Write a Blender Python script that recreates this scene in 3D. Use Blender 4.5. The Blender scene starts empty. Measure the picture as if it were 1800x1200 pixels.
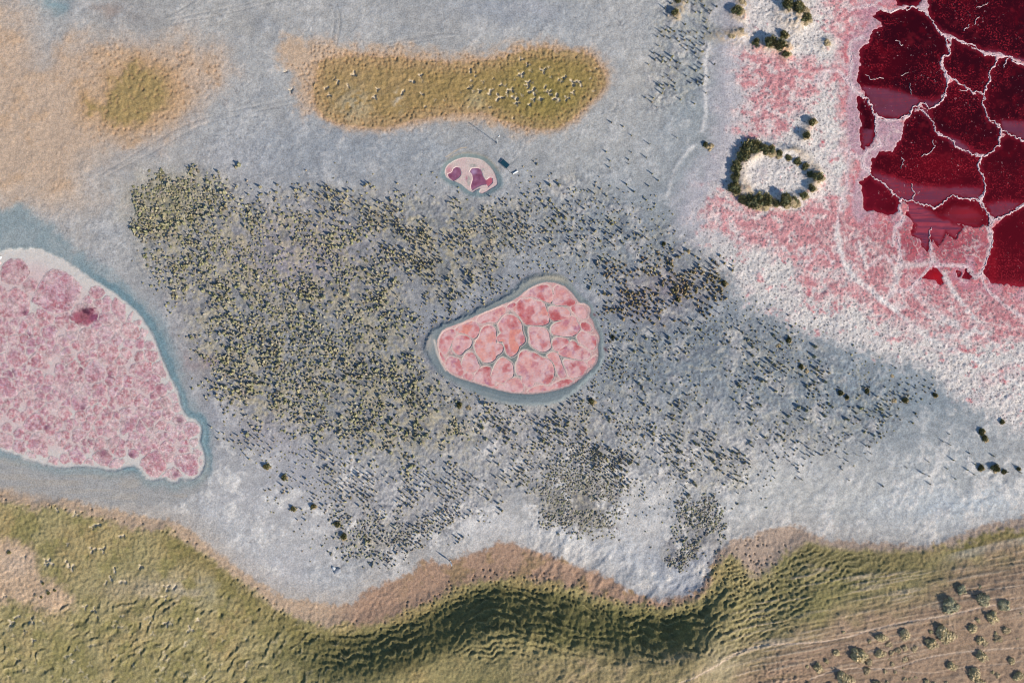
import bpy, math, random
import numpy as np
from mathutils import Vector, Matrix
from mathutils.geometry import delaunay_2d_cdt

random.seed(7)
RNG = np.random.default_rng(7)
scene = bpy.context.scene
COL = scene.collection

# ------------------------------------------------------------------ camera, sky, sun, exposure
# the map unit is one pixel of the photograph's survey grid = 0.1 m on the ground; z = 0 is the lake surface
ALT = 130.0
cam_data = bpy.data.cameras.new('camera')
cam = bpy.data.objects.new('camera', cam_data)
COL.objects.link(cam)
cam.location = (0, 0, ALT)
cam.rotation_euler = (0, 0, 0)
cam_data.sensor_width = 36.0
cam_data.lens = 18.0 / (90.0 / ALT)
cam_data.clip_start = 0.5
cam_data.clip_end = 20000
scene.camera = cam

EL = math.radians(27)
AZ = (0.81, -0.586)
world = bpy.data.worlds.new('World')
scene.world = world
world.use_nodes = True
wn = world.node_tree
bg = wn.nodes['Background']
sky = wn.nodes.new('ShaderNodeTexSky')
sky.sky_type = 'NISHITA'
sky.sun_disc = False
sky.ozone_density = 5.0
sky.air_density = 1.2
sky.dust_density = 0.3
sky.sun_elevation = EL
sky.sun_rotation = math.atan2(AZ[0], AZ[1])
wn.links.new(sky.outputs[0], bg.inputs[0])
bg.inputs[1].default_value = 0.105
sun = bpy.data.lights.new('sun', 'SUN')
sun.energy = 4.9
sun.color = (1.0, 0.92, 0.80)
sun.angle = math.radians(0.5)
sun_o = bpy.data.objects.new('sun', sun)
COL.objects.link(sun_o)
sdir = Vector((AZ[0] * math.cos(EL), AZ[1] * math.cos(EL), math.sin(EL)))
sun_o.rotation_euler = (-sdir).to_track_quat('-Z', 'Y').to_euler()
scene.view_settings.view_transform = 'Standard'
scene.view_settings.look = 'None'
scene.view_settings.gamma = 1.0
scene.view_settings.use_curve_mapping = False
scene.view_settings.exposure = 0.36
scene.cycles.max_bounces = 4
scene.cycles.filter_width = 1.1

LIGHT = np.array([1.05, 1.11, 1.22])


def S(r, g, b):
    """survey colour (as an even sunlit surface reads) -> base colour"""
    c = np.array([r, g, b], float) / 255
    lin = np.where(c <= 0.04045, c / 12.92, ((c + 0.055) / 1.055) ** 2.4)
    return np.minimum(lin / LIGHT, 0.85)


# ------------------------------------------------------------------ helpers: tags, noise, distances
def tag(o, label=None, cat=None, group=None, kind=None):
    if label: o['label'] = label
    if cat: o['category'] = cat
    if group: o['group'] = group
    if kind: o['kind'] = kind
    return o


def link(name, me, parent=None):
    o = bpy.data.objects.new(name, me)
    COL.objects.link(o)
    if parent: o.parent = parent
    return o


_tab = RNG.random((64, 256, 256)).astype(np.float32) * 2 - 1


def vn(x, y, seed=0):
    t = _tab[seed % 64]
    xi = np.floor(x).astype(np.int32); yi = np.floor(y).astype(np.int32)
    fx = (x - xi).astype(np.float32); fy = (y - yi).astype(np.float32)
    fx = fx * fx * (3 - 2 * fx); fy = fy * fy * (3 - 2 * fy)
    x0 = xi & 255; x1 = (xi + 1) & 255; y0 = yi & 255; y1 = (yi + 1) & 255
    a = t[y0, x0]; b = t[y0, x1]; c = t[y1, x0]; d = t[y1, x1]
    u = a + (b - a) * fx
    return u + (c + (d - c) * fx - u) * fy


def fbm(x, y, o=3, seed=0):
    s = 0; a = 1.0; t = 0
    for i in range(o):
        ang = 0.5 + i * 1.1
        ca, sa = math.cos(ang), math.sin(ang)
        s = s + a * vn((x * ca - y * sa) * 2 ** i + 17.3 * i, (x * sa + y * ca) * 2 ** i + 9.1 * i, seed + i)
        t += a; a *= 0.55
    return s / t * 1.5


def ridged(x, y, o=2, seed=0):
    s = 0; a = 1.0; t = 0
    for i in range(o):
        s = s + a * (1 - np.abs(fbm(x * 2 ** i, y * 2 ** i, 2, seed + 3 * i)) * 1.6).clip(0, 1) ** 2
        t += a; a *= 0.5
    return s / t


def ss(a, b, x):
    t = ((x - a) / (b - a)).clip(0, 1)
    return t * t * (3 - 2 * t)


def worley(x, y, seed=0):
    """F1 and the random number of the nearest cell"""
    xi = np.floor(x).astype(np.int32); yi = np.floor(y).astype(np.int32)
    best = np.full(x.shape, 9.0, np.float32); rid = np.zeros(x.shape, np.float32)
    t1, t2, t3 = _tab[seed % 64], _tab[(seed + 1) % 64], _tab[(seed + 2) % 64]
    for dy in (-1, 0, 1):
        for dx in (-1, 0, 1):
            cx = xi + dx; cy = yi + dy
            jx = t1[cy & 255, cx & 255] * .42 + .5; jy = t2[cy & 255, cx & 255] * .42 + .5
            d = np.hypot(cx + jx - x, cy + jy - y).astype(np.float32)
            m = d < best
            best = np.where(m, d, best); rid = np.where(m, t3[cy & 255, cx & 255] * .5 + .5, rid)
    return best, rid


def sdf(poly, X, Y):
    """signed distance to a polygon in map units, positive inside"""
    d = np.full(X.shape, 1e12); ins = np.zeros(X.shape, bool)
    n = len(poly)
    for i in range(n):
        ax, ay = poly[i]; bx, by = poly[(i + 1) % n]
        ex, ey = bx - ax, by - ay
        wx, wy = X - ax, Y - ay
        t = ((wx * ex + wy * ey) / max(ex * ex + ey * ey, 1e-9)).clip(0, 1)
        d = np.minimum(d, (wx - ex * t) ** 2 + (wy - ey * t) ** 2)
        if ay != by:
            ins ^= ((ay > Y) != (by > Y)) & (X < (bx - ax) * (Y - ay) / (by - ay) + ax)
    d = np.sqrt(d)
    return np.where(ins, d, -d)


def seg_dist(line, X, Y):
    d = np.full(X.shape, 1e12)
    for (ax, ay), (bx, by) in zip(line[:-1], line[1:]):
        ex, ey = bx - ax, by - ay
        wx, wy = X - ax, Y - ay
        t = ((wx * ex + wy * ey) / max(ex * ex + ey * ey, 1e-9)).clip(0, 1)
        d = np.minimum(d, (wx - ex * t) ** 2 + (wy - ey * t) ** 2)
    return np.sqrt(d)


class Field:
    """a distance field kept on a coarse lattice and read back smoothly"""
    def __init__(self, polys, box=(-600, -500, 2400, 1700), step=6, fn=None):
        self.x0, self.y0, x1, y1 = box; self.s = step
        gx, gy = np.meshgrid(np.arange(self.x0, x1 + step, step, dtype=float), np.arange(self.y0, y1 + step, step, dtype=float))
        if fn: self.v = fn(gx, gy)
        else:
            v = None
            for p in polys:
                s = sdf(p, gx, gy)
                v = s if v is None else np.maximum(v, s)
            self.v = v
        self.v = self.v.astype(np.float32)

    def __call__(self, X, Y):
        h, w = self.v.shape
        fx = ((X - self.x0) / self.s).clip(0, w - 1.001); fy = ((Y - self.y0) / self.s).clip(0, h - 1.001)
        i = fx.astype(np.int32); j = fy.astype(np.int32); fx = fx - i; fy = fy - j
        v = self.v
        a = v[j, i] + (v[j, i + 1] - v[j, i]) * fx
        b = v[j + 1, i] + (v[j + 1, i + 1] - v[j + 1, i]) * fx
        return a + (b - a) * fy


def T(ox, oy, s, pts):
    return [(ox + x / s, oy + y / s) for x, y in pts]


def chaikin(p, n=1, closed=True):
    for _ in range(n):
        q = []
        m = len(p)
        for i in range(m if closed else m - 1):
            a, b = p[i], p[(i + 1) % m]
            q += [(a[0] * .75 + b[0] * .25, a[1] * .75 + b[1] * .25), (a[0] * .25 + b[0] * .75, a[1] * .25 + b[1] * .75)]
        p = q if closed else [p[0]] + q + [p[-1]]
    return p


# ------------------------------------------------------------------ outlines of the place (map units)
POND_IN = chaikin(T(740, 480, 5, [(150, 570), (200, 490), (330, 450), (500, 370), (700, 285), (830, 235), (930, 150), (1040, 90), (1130, 80), (1240, 105), (1310, 160), (1360, 220), (1385, 265), (1440, 265), (1480, 300), (1490, 340), (1475, 380), (1510, 420), (1520, 470), (1555, 530), (1570, 580), (1550, 640), (1560, 720), (1540, 790), (1480, 860), (1420, 910), (1330, 980), (1200, 1025), (1050, 1055), (900, 1062), (760, 1045), (640, 1012), (560, 990), (450, 955), (330, 920), (240, 870), (190, 800), (160, 720), (145, 640)]))
POND_OUT = chaikin(T(740, 480, 5, [(20, 620), (60, 520), (160, 440), (300, 400), (480, 310), (640, 240), (780, 170), (870, 80), (960, 20), (1100, -5), (1230, 15), (1310, 70), (1400, 200), (1500, 260), (1535, 380), (1590, 480), (1610, 600), (1620, 750), (1560, 860), (1470, 940), (1370, 1040), (1240, 1130), (1100, 1165), (900, 1168), (740, 1150), (600, 1110), (450, 1040), (300, 970), (180, 900), (100, 810), (40, 720)]))
PLATES = [T(740, 480, 5, p) for p in [
    [(470, 640), (490, 590), (520, 560), (530, 500), (570, 465), (620, 465), (655, 490), (660, 560), (655, 620), (700, 620), (725, 660), (700, 705), (660, 720), (650, 760), (600, 785), (550, 780), (520, 740), (490, 700)],
    [(680, 450), (710, 405), (750, 370), (800, 370), (850, 400), (885, 450), (890, 520), (920, 590), (890, 625), (860, 640), (850, 690), (800, 735), (765, 715), (745, 680), (730, 620), (720, 595), (680, 600), (665, 570), (680, 550), (710, 525), (690, 495)],
    [(805, 325), (850, 260), (890, 225), (930, 240), (960, 225), (1000, 250), (1080, 255), (1100, 320), (1120, 380), (1125, 430), (1090, 455), (1000, 455), (910, 450), (880, 390), (850, 360)],
    [(945, 490), (970, 465), (1040, 480), (1090, 485), (1125, 530), (1130, 600), (1145, 650), (1110, 680), (1060, 690), (1000, 660), (955, 620), (960, 560)],
    [(1120, 310), (1150, 295), (1200, 300), (1260, 300), (1300, 340), (1310, 365), (1280, 395), (1220, 410), (1150, 420), (1120, 370)],
    [(1140, 490), (1170, 445), (1220, 430), (1250, 405), (1290, 390), (1330, 380), (1360, 400), (1370, 440), (1395, 470), (1390, 500), (1350, 545), (1290, 555), (1210, 545), (1150, 535)],
    [(1160, 580), (1200, 565), (1260, 570), (1295, 590), (1295, 620), (1240, 650), (1220, 685), (1170, 680), (1155, 640)],
    [(1205, 700), (1230, 665), (1290, 640), (1320, 590), (1360, 610), (1380, 640), (1430, 660), (1470, 690), (1490, 730), (1450, 760), (1370, 755), (1290, 735), (1220, 720)],
    [(835, 800), (860, 760), (870, 700), (920, 675), (960, 700), (1000, 700), (1060, 745), (1110, 750), (1150, 790), (1170, 850), (1165, 910), (1130, 970), (1070, 965), (1000, 945), (985, 985), (945, 1000), (905, 975), (890, 940), (890, 895), (840, 890)],
    [(620, 900), (640, 840), (670, 780), (710, 740), (760, 760), (805, 800), (810, 860), (810, 910), (750, 930), (720, 965), (660, 945), (630, 930)],
    [(465, 930), (490, 870), (530, 830), (600, 820), (615, 850), (600, 890), (625, 940), (655, 970), (620, 995), (560, 990), (500, 970)],
    [(215, 800), (240, 740), (290, 740), (340, 760), (355, 830), (375, 870), (360, 905), (300, 900), (240, 860)],
    [(360, 830), (370, 760), (400, 700), (440, 690), (480, 730), (500, 790), (520, 820), (490, 850), (440, 870), (390, 850)],
    [(270, 630), (300, 570), (370, 540), (430, 570), (450, 610), (430, 650), (380, 680), (350, 720), (300, 700)],
    [(160, 560), (210, 495), (285, 490), (310, 530), (280, 580), (262, 630), (230, 690), (200, 715), (165, 660)],
    [(300, 485), (400, 440), (460, 420), (500, 450), (515, 510), (480, 575), (430, 555), (390, 525), (320, 520)],
    [(480, 420), (540, 360), (640, 320), (740, 290), (750, 340), (700, 375), (660, 435), (600, 425), (540, 445)],
    [(752, 325), (765, 285), (812, 258), (832, 280), (800, 322)],
    [(895, 195), (950, 140), (1040, 105), (1120, 110), (1155, 170), (1150, 265), (1110, 255), (1050, 228), (980, 205), (930, 208)],
    [(1165, 190), (1180, 110), (1250, 115), (1320, 180), (1365, 255), (1345, 285), (1290, 287), (1240, 278), (1190, 285), (1160, 258)],
    [(1315, 300), (1370, 280), (1440, 275), (1480, 310), (1470, 380), (1420, 405), (1378, 385), (1335, 335)],
    [(1400, 445), (1440, 430), (1480, 455), (1500, 500), (1470, 510), (1420, 500)],
    [(1365, 560), (1390, 520), (1440, 520), (1490, 555), (1550, 550), (1560, 600), (1530, 650), (1500, 680), (1450, 640), (1400, 610)],
    [(1250, 760), (1300, 760), (1360, 770), (1440, 775), (1470, 850), (1460, 885), (1390, 910), (1310, 915), (1290, 880), (1290, 850), (1260, 810)],
    [(1100, 730), (1150, 690), (1200, 705), (1220, 760), (1240, 820), (1275, 890), (1250, 920), (1215, 910), (1190, 840), (1160, 770)],
    [(1460, 790), (1500, 750), (1545, 715), (1555, 760), (1520, 820), (1480, 850)],
    [(735, 1000), (750, 950), (820, 920), (860, 920), (885, 960), (905, 1020), (870, 1045), (800, 1048), (745, 1030)],
    [(925, 1045), (985, 1005), (1050, 985), (1130, 1000), (1220, 945), (1290, 930), (1350, 955), (1280, 995), (1150, 1030), (1020, 1050)],
    [(570, 992), (650, 1000), (690, 972), (725, 980), (728, 1030), (650, 1010)],
    [(360, 915), (400, 875), (460, 885), (455, 945), (400, 940)],
    [(160, 680), (190, 720), (212, 750), (205, 795), (178, 755)]]]
LEFT = chaikin([(-60, 455), (0, 443), (40, 438), (70, 438), (100, 450), (130, 468), (160, 490), (190, 507), (220, 530), (245, 550), (262, 575), (275, 600), (288, 635), (300, 662), (315, 690), (320, 715), (330, 735), (350, 740), (357, 755), (352, 780), (361, 795), (361, 820), (347, 840), (328, 842), (317, 838), (313, 848), (303, 847), (290, 838), (267, 845), (253, 830), (245, 820), (230, 818), (200, 828), (173, 820), (140, 818), (110, 822), (73, 813), (43, 803), (0, 788), (-60, 770), (-120, 700), (-140, 600), (-110, 500)])
LEFT_RIM = chaikin([(-80, 385), (0, 378), (28, 358), (60, 372), (100, 410), (140, 440), (185, 470), (225, 500), (262, 530), (285, 560), (300, 600), (318, 650), (328, 690), (345, 722), (366, 745), (370, 790), (370, 830), (355, 852), (310, 868), (250, 860), (180, 845), (110, 840), (40, 830), (-40, 812), (-160, 740), (-180, 600), (-150, 460)])
LEFT_MUD = chaikin([(-200, 760), (0, 800), (120, 820), (250, 830), (330, 842), (364, 800), (368, 838), (345, 868), (300, 885), (220, 884), (120, 872), (40, 862), (-40, 850), (-200, 830)])
SMALL = chaikin(T(740, 240, 9, [(380, 560), (400, 490), (470, 420), (560, 370), (680, 335), (820, 340), (960, 370), (1060, 440), (1130, 520), (1180, 620), (1215, 720), (1200, 780), (1130, 820), (1050, 870), (970, 910), (920, 890), (935, 850), (960, 815), (880, 845), (832, 890), (770, 870), (700, 810), (640, 760), (560, 720), (480, 700), (420, 660), (385, 610)]))
SMALL_RIM = chaikin(T(740, 240, 9, [(310, 570), (340, 470), (420, 380), (540, 300), (700, 260), (860, 275), (1010, 325), (1130, 420), (1220, 540), (1290, 690), (1290, 780), (1190, 850), (1080, 920), (930, 960), (800, 940), (700, 890), (600, 800), (500, 780), (400, 710), (320, 640)]))
POOL_A = T(740, 240, 9, [(420, 600), (490, 570), (515, 510), (560, 485), (610, 495), (635, 560), (630, 610), (600, 650), (545, 690), (510, 705), (440, 650)])
POOL_B = T(740, 240, 9, [(770, 560), (800, 510), (870, 500), (930, 510), (960, 560), (975, 620), (1010, 680), (1040, 690), (1090, 650), (1130, 660), (1135, 730), (1060, 800), (1040, 760), (960, 770), (880, 810), (800, 860), (790, 780), (820, 680), (810, 600)])

OLIVE = chaikin(T(450, 0, 3, [(330, 330), (400, 310), (560, 300), (700, 310), (850, 322), (1000, 335), (1150, 330), (1280, 310), (1350, 288), (1450, 262), (1600, 268), (1750, 285), (1800, 330), (1838, 400), (1838, 450), (1790, 510), (1730, 570), (1660, 640), (1590, 680), (1500, 685), (1400, 668), (1280, 630), (1200, 592), (1120, 602), (1000, 602), (850, 632), (750, 660), (620, 680), (500, 660), (420, 650), (350, 600), (310, 540), (310, 450)]))
FRINGE = chaikin([(490, 75), (530, 68), (600, 78), (690, 85), (800, 95), (900, 82), (940, 80), (1000, 80), (1055, 95), (1072, 130), (1070, 158), (1040, 190), (1000, 225), (950, 238), (880, 228), (830, 212), (760, 218), (690, 230), (620, 236), (570, 222), (530, 195), (520, 160), (500, 120)])
PEACH = chaikin([(-600, 60), (-100, 40), (0, 30), (45, 40), (70, 90), (60, 130), (95, 110), (130, 82), (250, 75), (330, 75), (390, 100), (402, 135), (372, 162), (330, 205), (280, 245), (220, 252), (160, 275), (125, 290), (130, 335), (105, 350), (60, 330), (0, 345), (-600, 360)])
PEACH2 = [(-600, -60), (0, -5), (18, 12), (48, 25), (60, 42), (20, 50), (-600, 50)]
POLIVE = chaikin([(150, 190), (190, 170), (205, 130), (235, 118), (275, 130), (300, 150), (305, 180), (270, 205), (225, 222), (190, 210)])

SHORE = chaikin([(1262, -1500), (1255, -100), (1250, 0), (1247, 60), (1246, 83), (1240, 133), (1237, 167), (1243, 190), (1240, 225), (1235, 260), (1215, 290), (1195, 320), (1180, 345), (1175, 375), (1185, 410), (1205, 440), (1240, 458), (1272, 490), (1290, 515), (1330, 542), (1370, 567), (1400, 583), (1440, 602), (1493, 620), (1550, 637), (1590, 650), (1637, 658), (1655, 690), (1690, 713), (1733, 727), (1750, 747), (1800, 777), (2000, 860), (4000, 1300), (6000, 1300), (6000, -1500)])
L4 = (1350, 0, 3)
L8 = (1350, 400, 3)
FAR = 6000
POOLS = [
    T(*L4, [(590, 57), (650, 67), (720, 48), (770, 42), (830, 72), (870, 122), (900, 172), (945, 212), (945, 250), (950, 290), (918, 302), (908, 348), (930, 392), (942, 450), (936, 490), (900, 520), (800, 525), (700, 482), (600, 467), (500, 462), (470, 430), (485, 340), (490, 260), (530, 232), (550, 170), (600, 142), (588, 108), (545, 92)]),
    T(*L4, [(850, -30), (848, 0), (850, 90), (910, 163), (985, 190), (1055, 233), (1135, 265), (1220, 273), (1290, 300), (1350, 318)]) + [(2300, 150), (FAR, 300), (FAR, -1500), (1640, -1500)],
    T(*L4, [(690, -60), (815, -60), (805, 0), (795, 25), (740, 32), (680, 25)]),
    T(*L4, [(975, 205), (1030, 232), (1100, 268), (1150, 298), (1200, 300), (1205, 320), (1190, 352), (1160, 390), (1163, 430), (1138, 488), (1090, 487), (1045, 463), (990, 418), (945, 390), (928, 345), (930, 310), (960, 292), (965, 250)]),
    T(*L4, [(1275, 305), (1310, 335), (1350, 350)]) + [(2300, 180), (FAR, 330), (FAR, 400), (1900, 230)] + T(*L4, [(1350, 640), (1230, 640), (1200, 645), (1168, 632), (1152, 590), (1133, 530), (1150, 520), (1145, 490), (1170, 430), (1170, 388), (1200, 350), (1220, 310)]),
    T(*L4, [(945, 455), (990, 425), (1045, 470), (1095, 495), (1138, 500), (1125, 530), (1148, 592), (1165, 640), (1200, 656), (1220, 672), (1216, 728), (1220, 770), (1178, 800), (1150, 810), (1100, 805), (1050, 765), (985, 725), (925, 708), (884, 680), (864, 635), (850, 577), (900, 552), (938, 510)]),
    T(*L4, [(755, 595), (795, 582), (830, 602), (858, 640), (878, 684), (908, 720), (955, 740), (975, 765), (1055, 805), (1110, 830), (1110, 890), (1137, 950), (1140, 995), (1000, 985), (850, 985), (750, 965), (650, 932), (560, 898), (540, 885), (560, 835), (592, 802), (660, 806), (700, 742), (715, 655), (735, 630)]),
    T(*L4, [(1228, 735), (1265, 710), (1350, 745)]) + [(2300, 300), (FAR, 430), (FAR, 520), (2000, 400)] + T(*L4, [(1350, 1070), (1240, 1060), (1155, 1080), (1125, 1060), (1150, 1010), (1145, 950), (1120, 890), (1130, 832), (1180, 803), (1226, 772)]),
    T(*L4, [(540, 925), (575, 960), (625, 985), (665, 1025), (688, 1060), (680, 1110), (650, 1132), (600, 1120), (560, 1105), (505, 1105), (510, 1060), (500, 1010), (490, 960)]),
    T(*L4, [(478, 513), (512, 528), (548, 590), (560, 610), (560, 680), (545, 740), (500, 742), (490, 680), (495, 620), (470, 580)]),
    T(*L4, [(760, 1068), (820, 1092), (900, 1092), (960, 1042), (1050, 1052), (1110, 1070), (1158, 1115), (1165, 1185), (1100, 1195), (980, 1172), (900, 1142), (850, 1105)]),
    T(*L4, [(1200, 1190), (1260, 1140), (1350, 1088)]) + [(2300, 330), (FAR, 520), (FAR, 1000), (2400, 600)] + T(*L8, [(1350, 315), (1260, 300), (1180, 290), (1135, 245), (1152, 185), (1180, 110), (1188, 0)]),
    T(*L8, [(868, 205), (905, 240), (932, 290), (905, 302), (880, 272), (850, 268), (808, 262), (850, 240)]),
    T(*L8, [(1048, 210), (1080, 262), (1058, 272), (1030, 265)]),
    T(*L8, [(995, 225), (1015, 225), (1010, 260), (1000, 262)])]
VEILS = [  # (outline, strength, redness)
    (T(*L4, [(495, 455), (600, 463), (700, 478), (800, 518), (800, 545), (755, 592), (700, 628), (600, 620), (555, 580), (525, 530)]), .62, .2),
    (T(*L4, [(790, 522), (870, 530), (920, 512), (905, 552), (850, 578)]), .55, .1),
    (T(*L4, [(790, 560), (840, 580), (860, 630), (820, 605)]), .6, .1),
    (T(*L4, [(920, 706), (1000, 735), (1060, 776), (1100, 815), (1030, 805), (970, 762)]), .75, .0),
    (T(*L4, [(1225, 636), (1450, 640), (1450, 750), (1350, 745), (1270, 708), (1228, 700)]), .6, .15),
    (T(*L4, [(535, 895), (650, 930), (750, 965), (850, 983), (1000, 983), (1142, 990), (1105, 1055), (970, 1035), (880, 1085), (820, 1085), (690, 1055), (620, 985), (560, 950)]), .62, .5),
    (T(*L4, [(1145, 1078), (1240, 1058), (1340, 1068), (1280, 1125), (1190, 1155), (1165, 1120)]), .6, .25),
    (T(*L4, [(905, 158), (985, 188), (945, 212)]), .8, .0),
    (T(*L4, [(1110, 262), (1210, 268), (1285, 295), (1450, 330), (1450, 350), (1350, 348), (1250, 298), (1160, 295)]), .75, .0),
    (T(*L4, [(740, 1055), (800, 1075), (860, 1108), (900, 1145), (990, 1178), (1030, 1200), (985, 1260), (940, 1225), (905, 1300), (860, 1250), (830, 1330), (795, 1255), (760, 1240), (770, 1180), (735, 1130)]), .85, .9),
    (T(*L4, [(488, 675), (560, 685), (548, 755), (495, 785)]), .55, .3),
    (T(*L8, [(1120, 250), (1260, 320), (1450, 330), (1450, 430), (1250, 370)]), .4, .9),
    (T(*L4, [(900, 1130), (980, 1080), (1080, 1090), (1150, 1150), (1100, 1200), (980, 1180)]), .18, 1.0)]
POOLS = POOLS + [VEILS[i][0] for i in (0, 1, 2, 3, 4, 5, 6, 9, 10)]
CRUST = [T(*L4, [(575, 622), (680, 632), (715, 665), (698, 740), (660, 808), (590, 802), (560, 850), (540, 892), (500, 905), (490, 850), (520, 800), (590, 770), (570, 700), (560, 640)]),
         T(*L4, [(545, 88), (595, 108), (555, 172), (530, 235), (492, 262), (475, 430), (500, 465), (470, 500), (478, 580), (498, 640), (488, 790), (515, 800), (490, 850), (470, 800), (420, 790), (415, 560), (430, 450), (410, 410), (440, 310), (425, 230), (500, 170)]),
         T(*L4, [(790, 30), (820, 0), (820, -60), (850, -60), (848, 90), (815, 60)]),
         T(*L4, [(490, 905), (545, 890), (540, 925), (490, 965), (500, 1010), (510, 1060), (505, 1105), (560, 1110), (480, 1180), (440, 1130), (450, 1000)])]
RIDGES = [  # pale salt ridges between the pools: (line, width)
    (T(*L4, [(430, 60), (455, 45), (500, 40), (560, 25), (590, 0), (600, -60)]), 2.2),
    (T(*L4, [(585, 45), (640, 66), (720, 45), (770, 36), (830, 67), (870, 120), (905, 175), (945, 207)]), 3.2),
    (T(*L4, [(945, 205), (985, 200), (1050, 236), (1080, 238), (1120, 265), (1150, 292), (1200, 292), (1270, 295), (1310, 335), (1350, 347), (1500, 400)]), 3.2),
    (T(*L4, [(945, 205), (955, 250), (955, 290), (920, 305), (910, 345), (935, 390), (945, 440), (940, 490), (900, 550), (850, 575)]), 3.4),
    (T(*L4, [(935, 390), (990, 420), (1050, 465), (1090, 490), (1140, 495)]), 2.8),
    (T(*L4, [(1010, 475), (1050, 470), (1095, 500)]), 1.8),
    (T(*L4, [(1210, 318), (1195, 350), (1165, 388), (1165, 430), (1140, 490), (1145, 518), (1130, 530), (1150, 590), (1165, 635), (1200, 652), (1225, 670)]), 3.0),
    (T(*L4, [(1225, 668), (1220, 730), (1225, 770), (1180, 802), (1150, 818), (1110, 825), (1060, 800), (980, 762), (960, 737), (910, 717), (880, 682), (860, 637), (830, 602), (795, 572), (800, 540)]), 3.2),
    (T(*L4, [(1225, 690), (1270, 707), (1350, 742), (1500, 790)]), 2.8),
    (T(*L4, [(800, 542), (835, 555), (850, 577)]), 2.4),
    (T(*L4, [(800, 545), (760, 580), (740, 612), (690, 630), (620, 630), (565, 605), (545, 570), (520, 520), (480, 500), (440, 455), (410, 420)]), 3.4),
    (T(*L4, [(410, 420), (430, 400), (440, 340), (425, 270), (440, 220), (500, 195)]), 2.0),
    (T(*L4, [(565, 605), (572, 660), (565, 700), (592, 765), (520, 800), (495, 845), (450, 820), (400, 787), (350, 800), (320, 840)]), 2.6),
    (T(*L4, [(495, 845), (500, 880), (530, 900), (560, 945), (620, 978), (670, 1022), (690, 1060)]), 3.2),
    (T(*L4, [(690, 1058), (760, 1057), (820, 1087), (900, 1087), (960, 1037), (1050, 1047), (1110, 1060), (1140, 1092), (1165, 1125), (1162, 1190)]), 3.2),
    (T(*L4, [(1125, 830), (1115, 890), (1140, 950), (1145, 1010), (1110, 1058)]), 3.2),
    (T(*L4, [(1162, 1195), (1190, 1158), (1260, 1132), (1350, 1080), (1450, 1050)]), 3.2),
    (T(*L4, [(1162, 1195), (1178, 1290), (1150, 1380), (1130, 1440), (1090, 1462)]), 3.4),
    (T(*L4, [(1242, 358), (1258, 312), (1290, 300)]), 2.0),
    (T(*L4, [(870, 738), (882, 768), (842, 810), (808, 826)]), 1.8),
    (T(*L4, [(1032, 165), (1060, 130)]), 1.6), (T(*L4, [(1088, 132), (1112, 88)]), 1.6), (T(*L4, [(1098, 42), (1130, 30), (1160, 14)]), 1.5),
    (T(*L4, [(410, 420), (372, 376), (300, 376), (250, 420), (240, 452)]), 1.8),
    (T(*L4, [(240, 455), (262, 428), (295, 420)]), 1.6),
    (T(*L4, [(412, 985), (420, 900), (427, 800), (428, 770)]), 1.4),
    (T(*L4, [(358, 1200), (370, 1110), (395, 1030), (440, 1022)]), 1.6),
    (T(*L4, [(690, 1060), (692, 1120), (722, 1150), (672, 1200), (655, 1290)]), 2.4),
    (T(*L8, [(690, 30), (690, 110), (702, 200), (655, 155)]), 2.0),
    (T(*L8, [(862, 0), (850, 80), (868, 180), (812, 258), (750, 322), (640, 345)]), 2.2),
    (T(*L8, [(885, 200), (960, 198), (1050, 205), (1085, 262), (1120, 250)]), 2.2),
    (T(*L8, [(515, 215), (570, 172), (612, 150), (655, 190)]), 1.8),
    (T(*L8, [(1120, 250), (1150, 320), (1210, 380), (1290, 440), (1350, 470)]), 2.0),
    (T(*L8, [(280, 120), (320, 160), (335, 190)]), 1.4), (T(*L8, [(270, 115), (240, 160), (195, 200)]), 1.4),
    (T(*L4, [(750, 440), (756, 500)]), 1.2), (T(*L4, [(700, 400), (740, 382)]), 1.0), (T(*L4, [(670, 215), (712, 240)]), 1.0),
    (T(*L4, [(512, 395), (535, 412), (610, 416)]), 1.0), (T(*L4, [(704, 830), (712, 868), (700, 890)]), 1.2),
    (T(*L4, [(755, 970), (768, 1010), (760, 1055)]), 1.8)]
BANDS = [  # broad pale salt bands on the shore
    (T(*L8, [(358, -10), (368, 60), (378, 120), (400, 195), (450, 265), (520, 320), (600, 385), (660, 425)]), 5.5, .95),
    (T(*L8, [(660, 425), (760, 520), (860, 590), (980, 650), (1080, 690), (1200, 760), (1350, 850), (1500, 930)]), 3.5, .7),
    (T(*L8, [(480, 80), (500, 140), (515, 210)]), 2.5, .8),
    (T(*L8, [(930, 245), (962, 315), (1002, 372), (1060, 450), (1105, 500)]), 4, .9),
    (T(*L8, [(1090, 530), (1180, 610), (1260, 670), (1350, 720)]), 3, .6),
    (T(*L8, [(940, 570), (1020, 580), (1090, 540)]), 4, .8),
    (T(*L8, [(665, 215), (690, 280), (640, 350), (600, 385)]), 6, .8),
    (T(*L8, [(690, 200), (800, 200), (870, 175)]), 6, .7),
    (T(*L8, [(750, 330), (850, 420), (930, 480), (1000, 520)]), 6, .6),
    (T(900, 0, 3, [(1040, 250), (1018, 330), (1020, 400), (1010, 470), (1022, 540), (1015, 620), (1000, 690)]), 2.2, .75),
    (T(900, 0, 3, [(960, 770), (900, 830), (860, 880), (830, 960), (820, 1030)]), 3.0, .5)]

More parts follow.
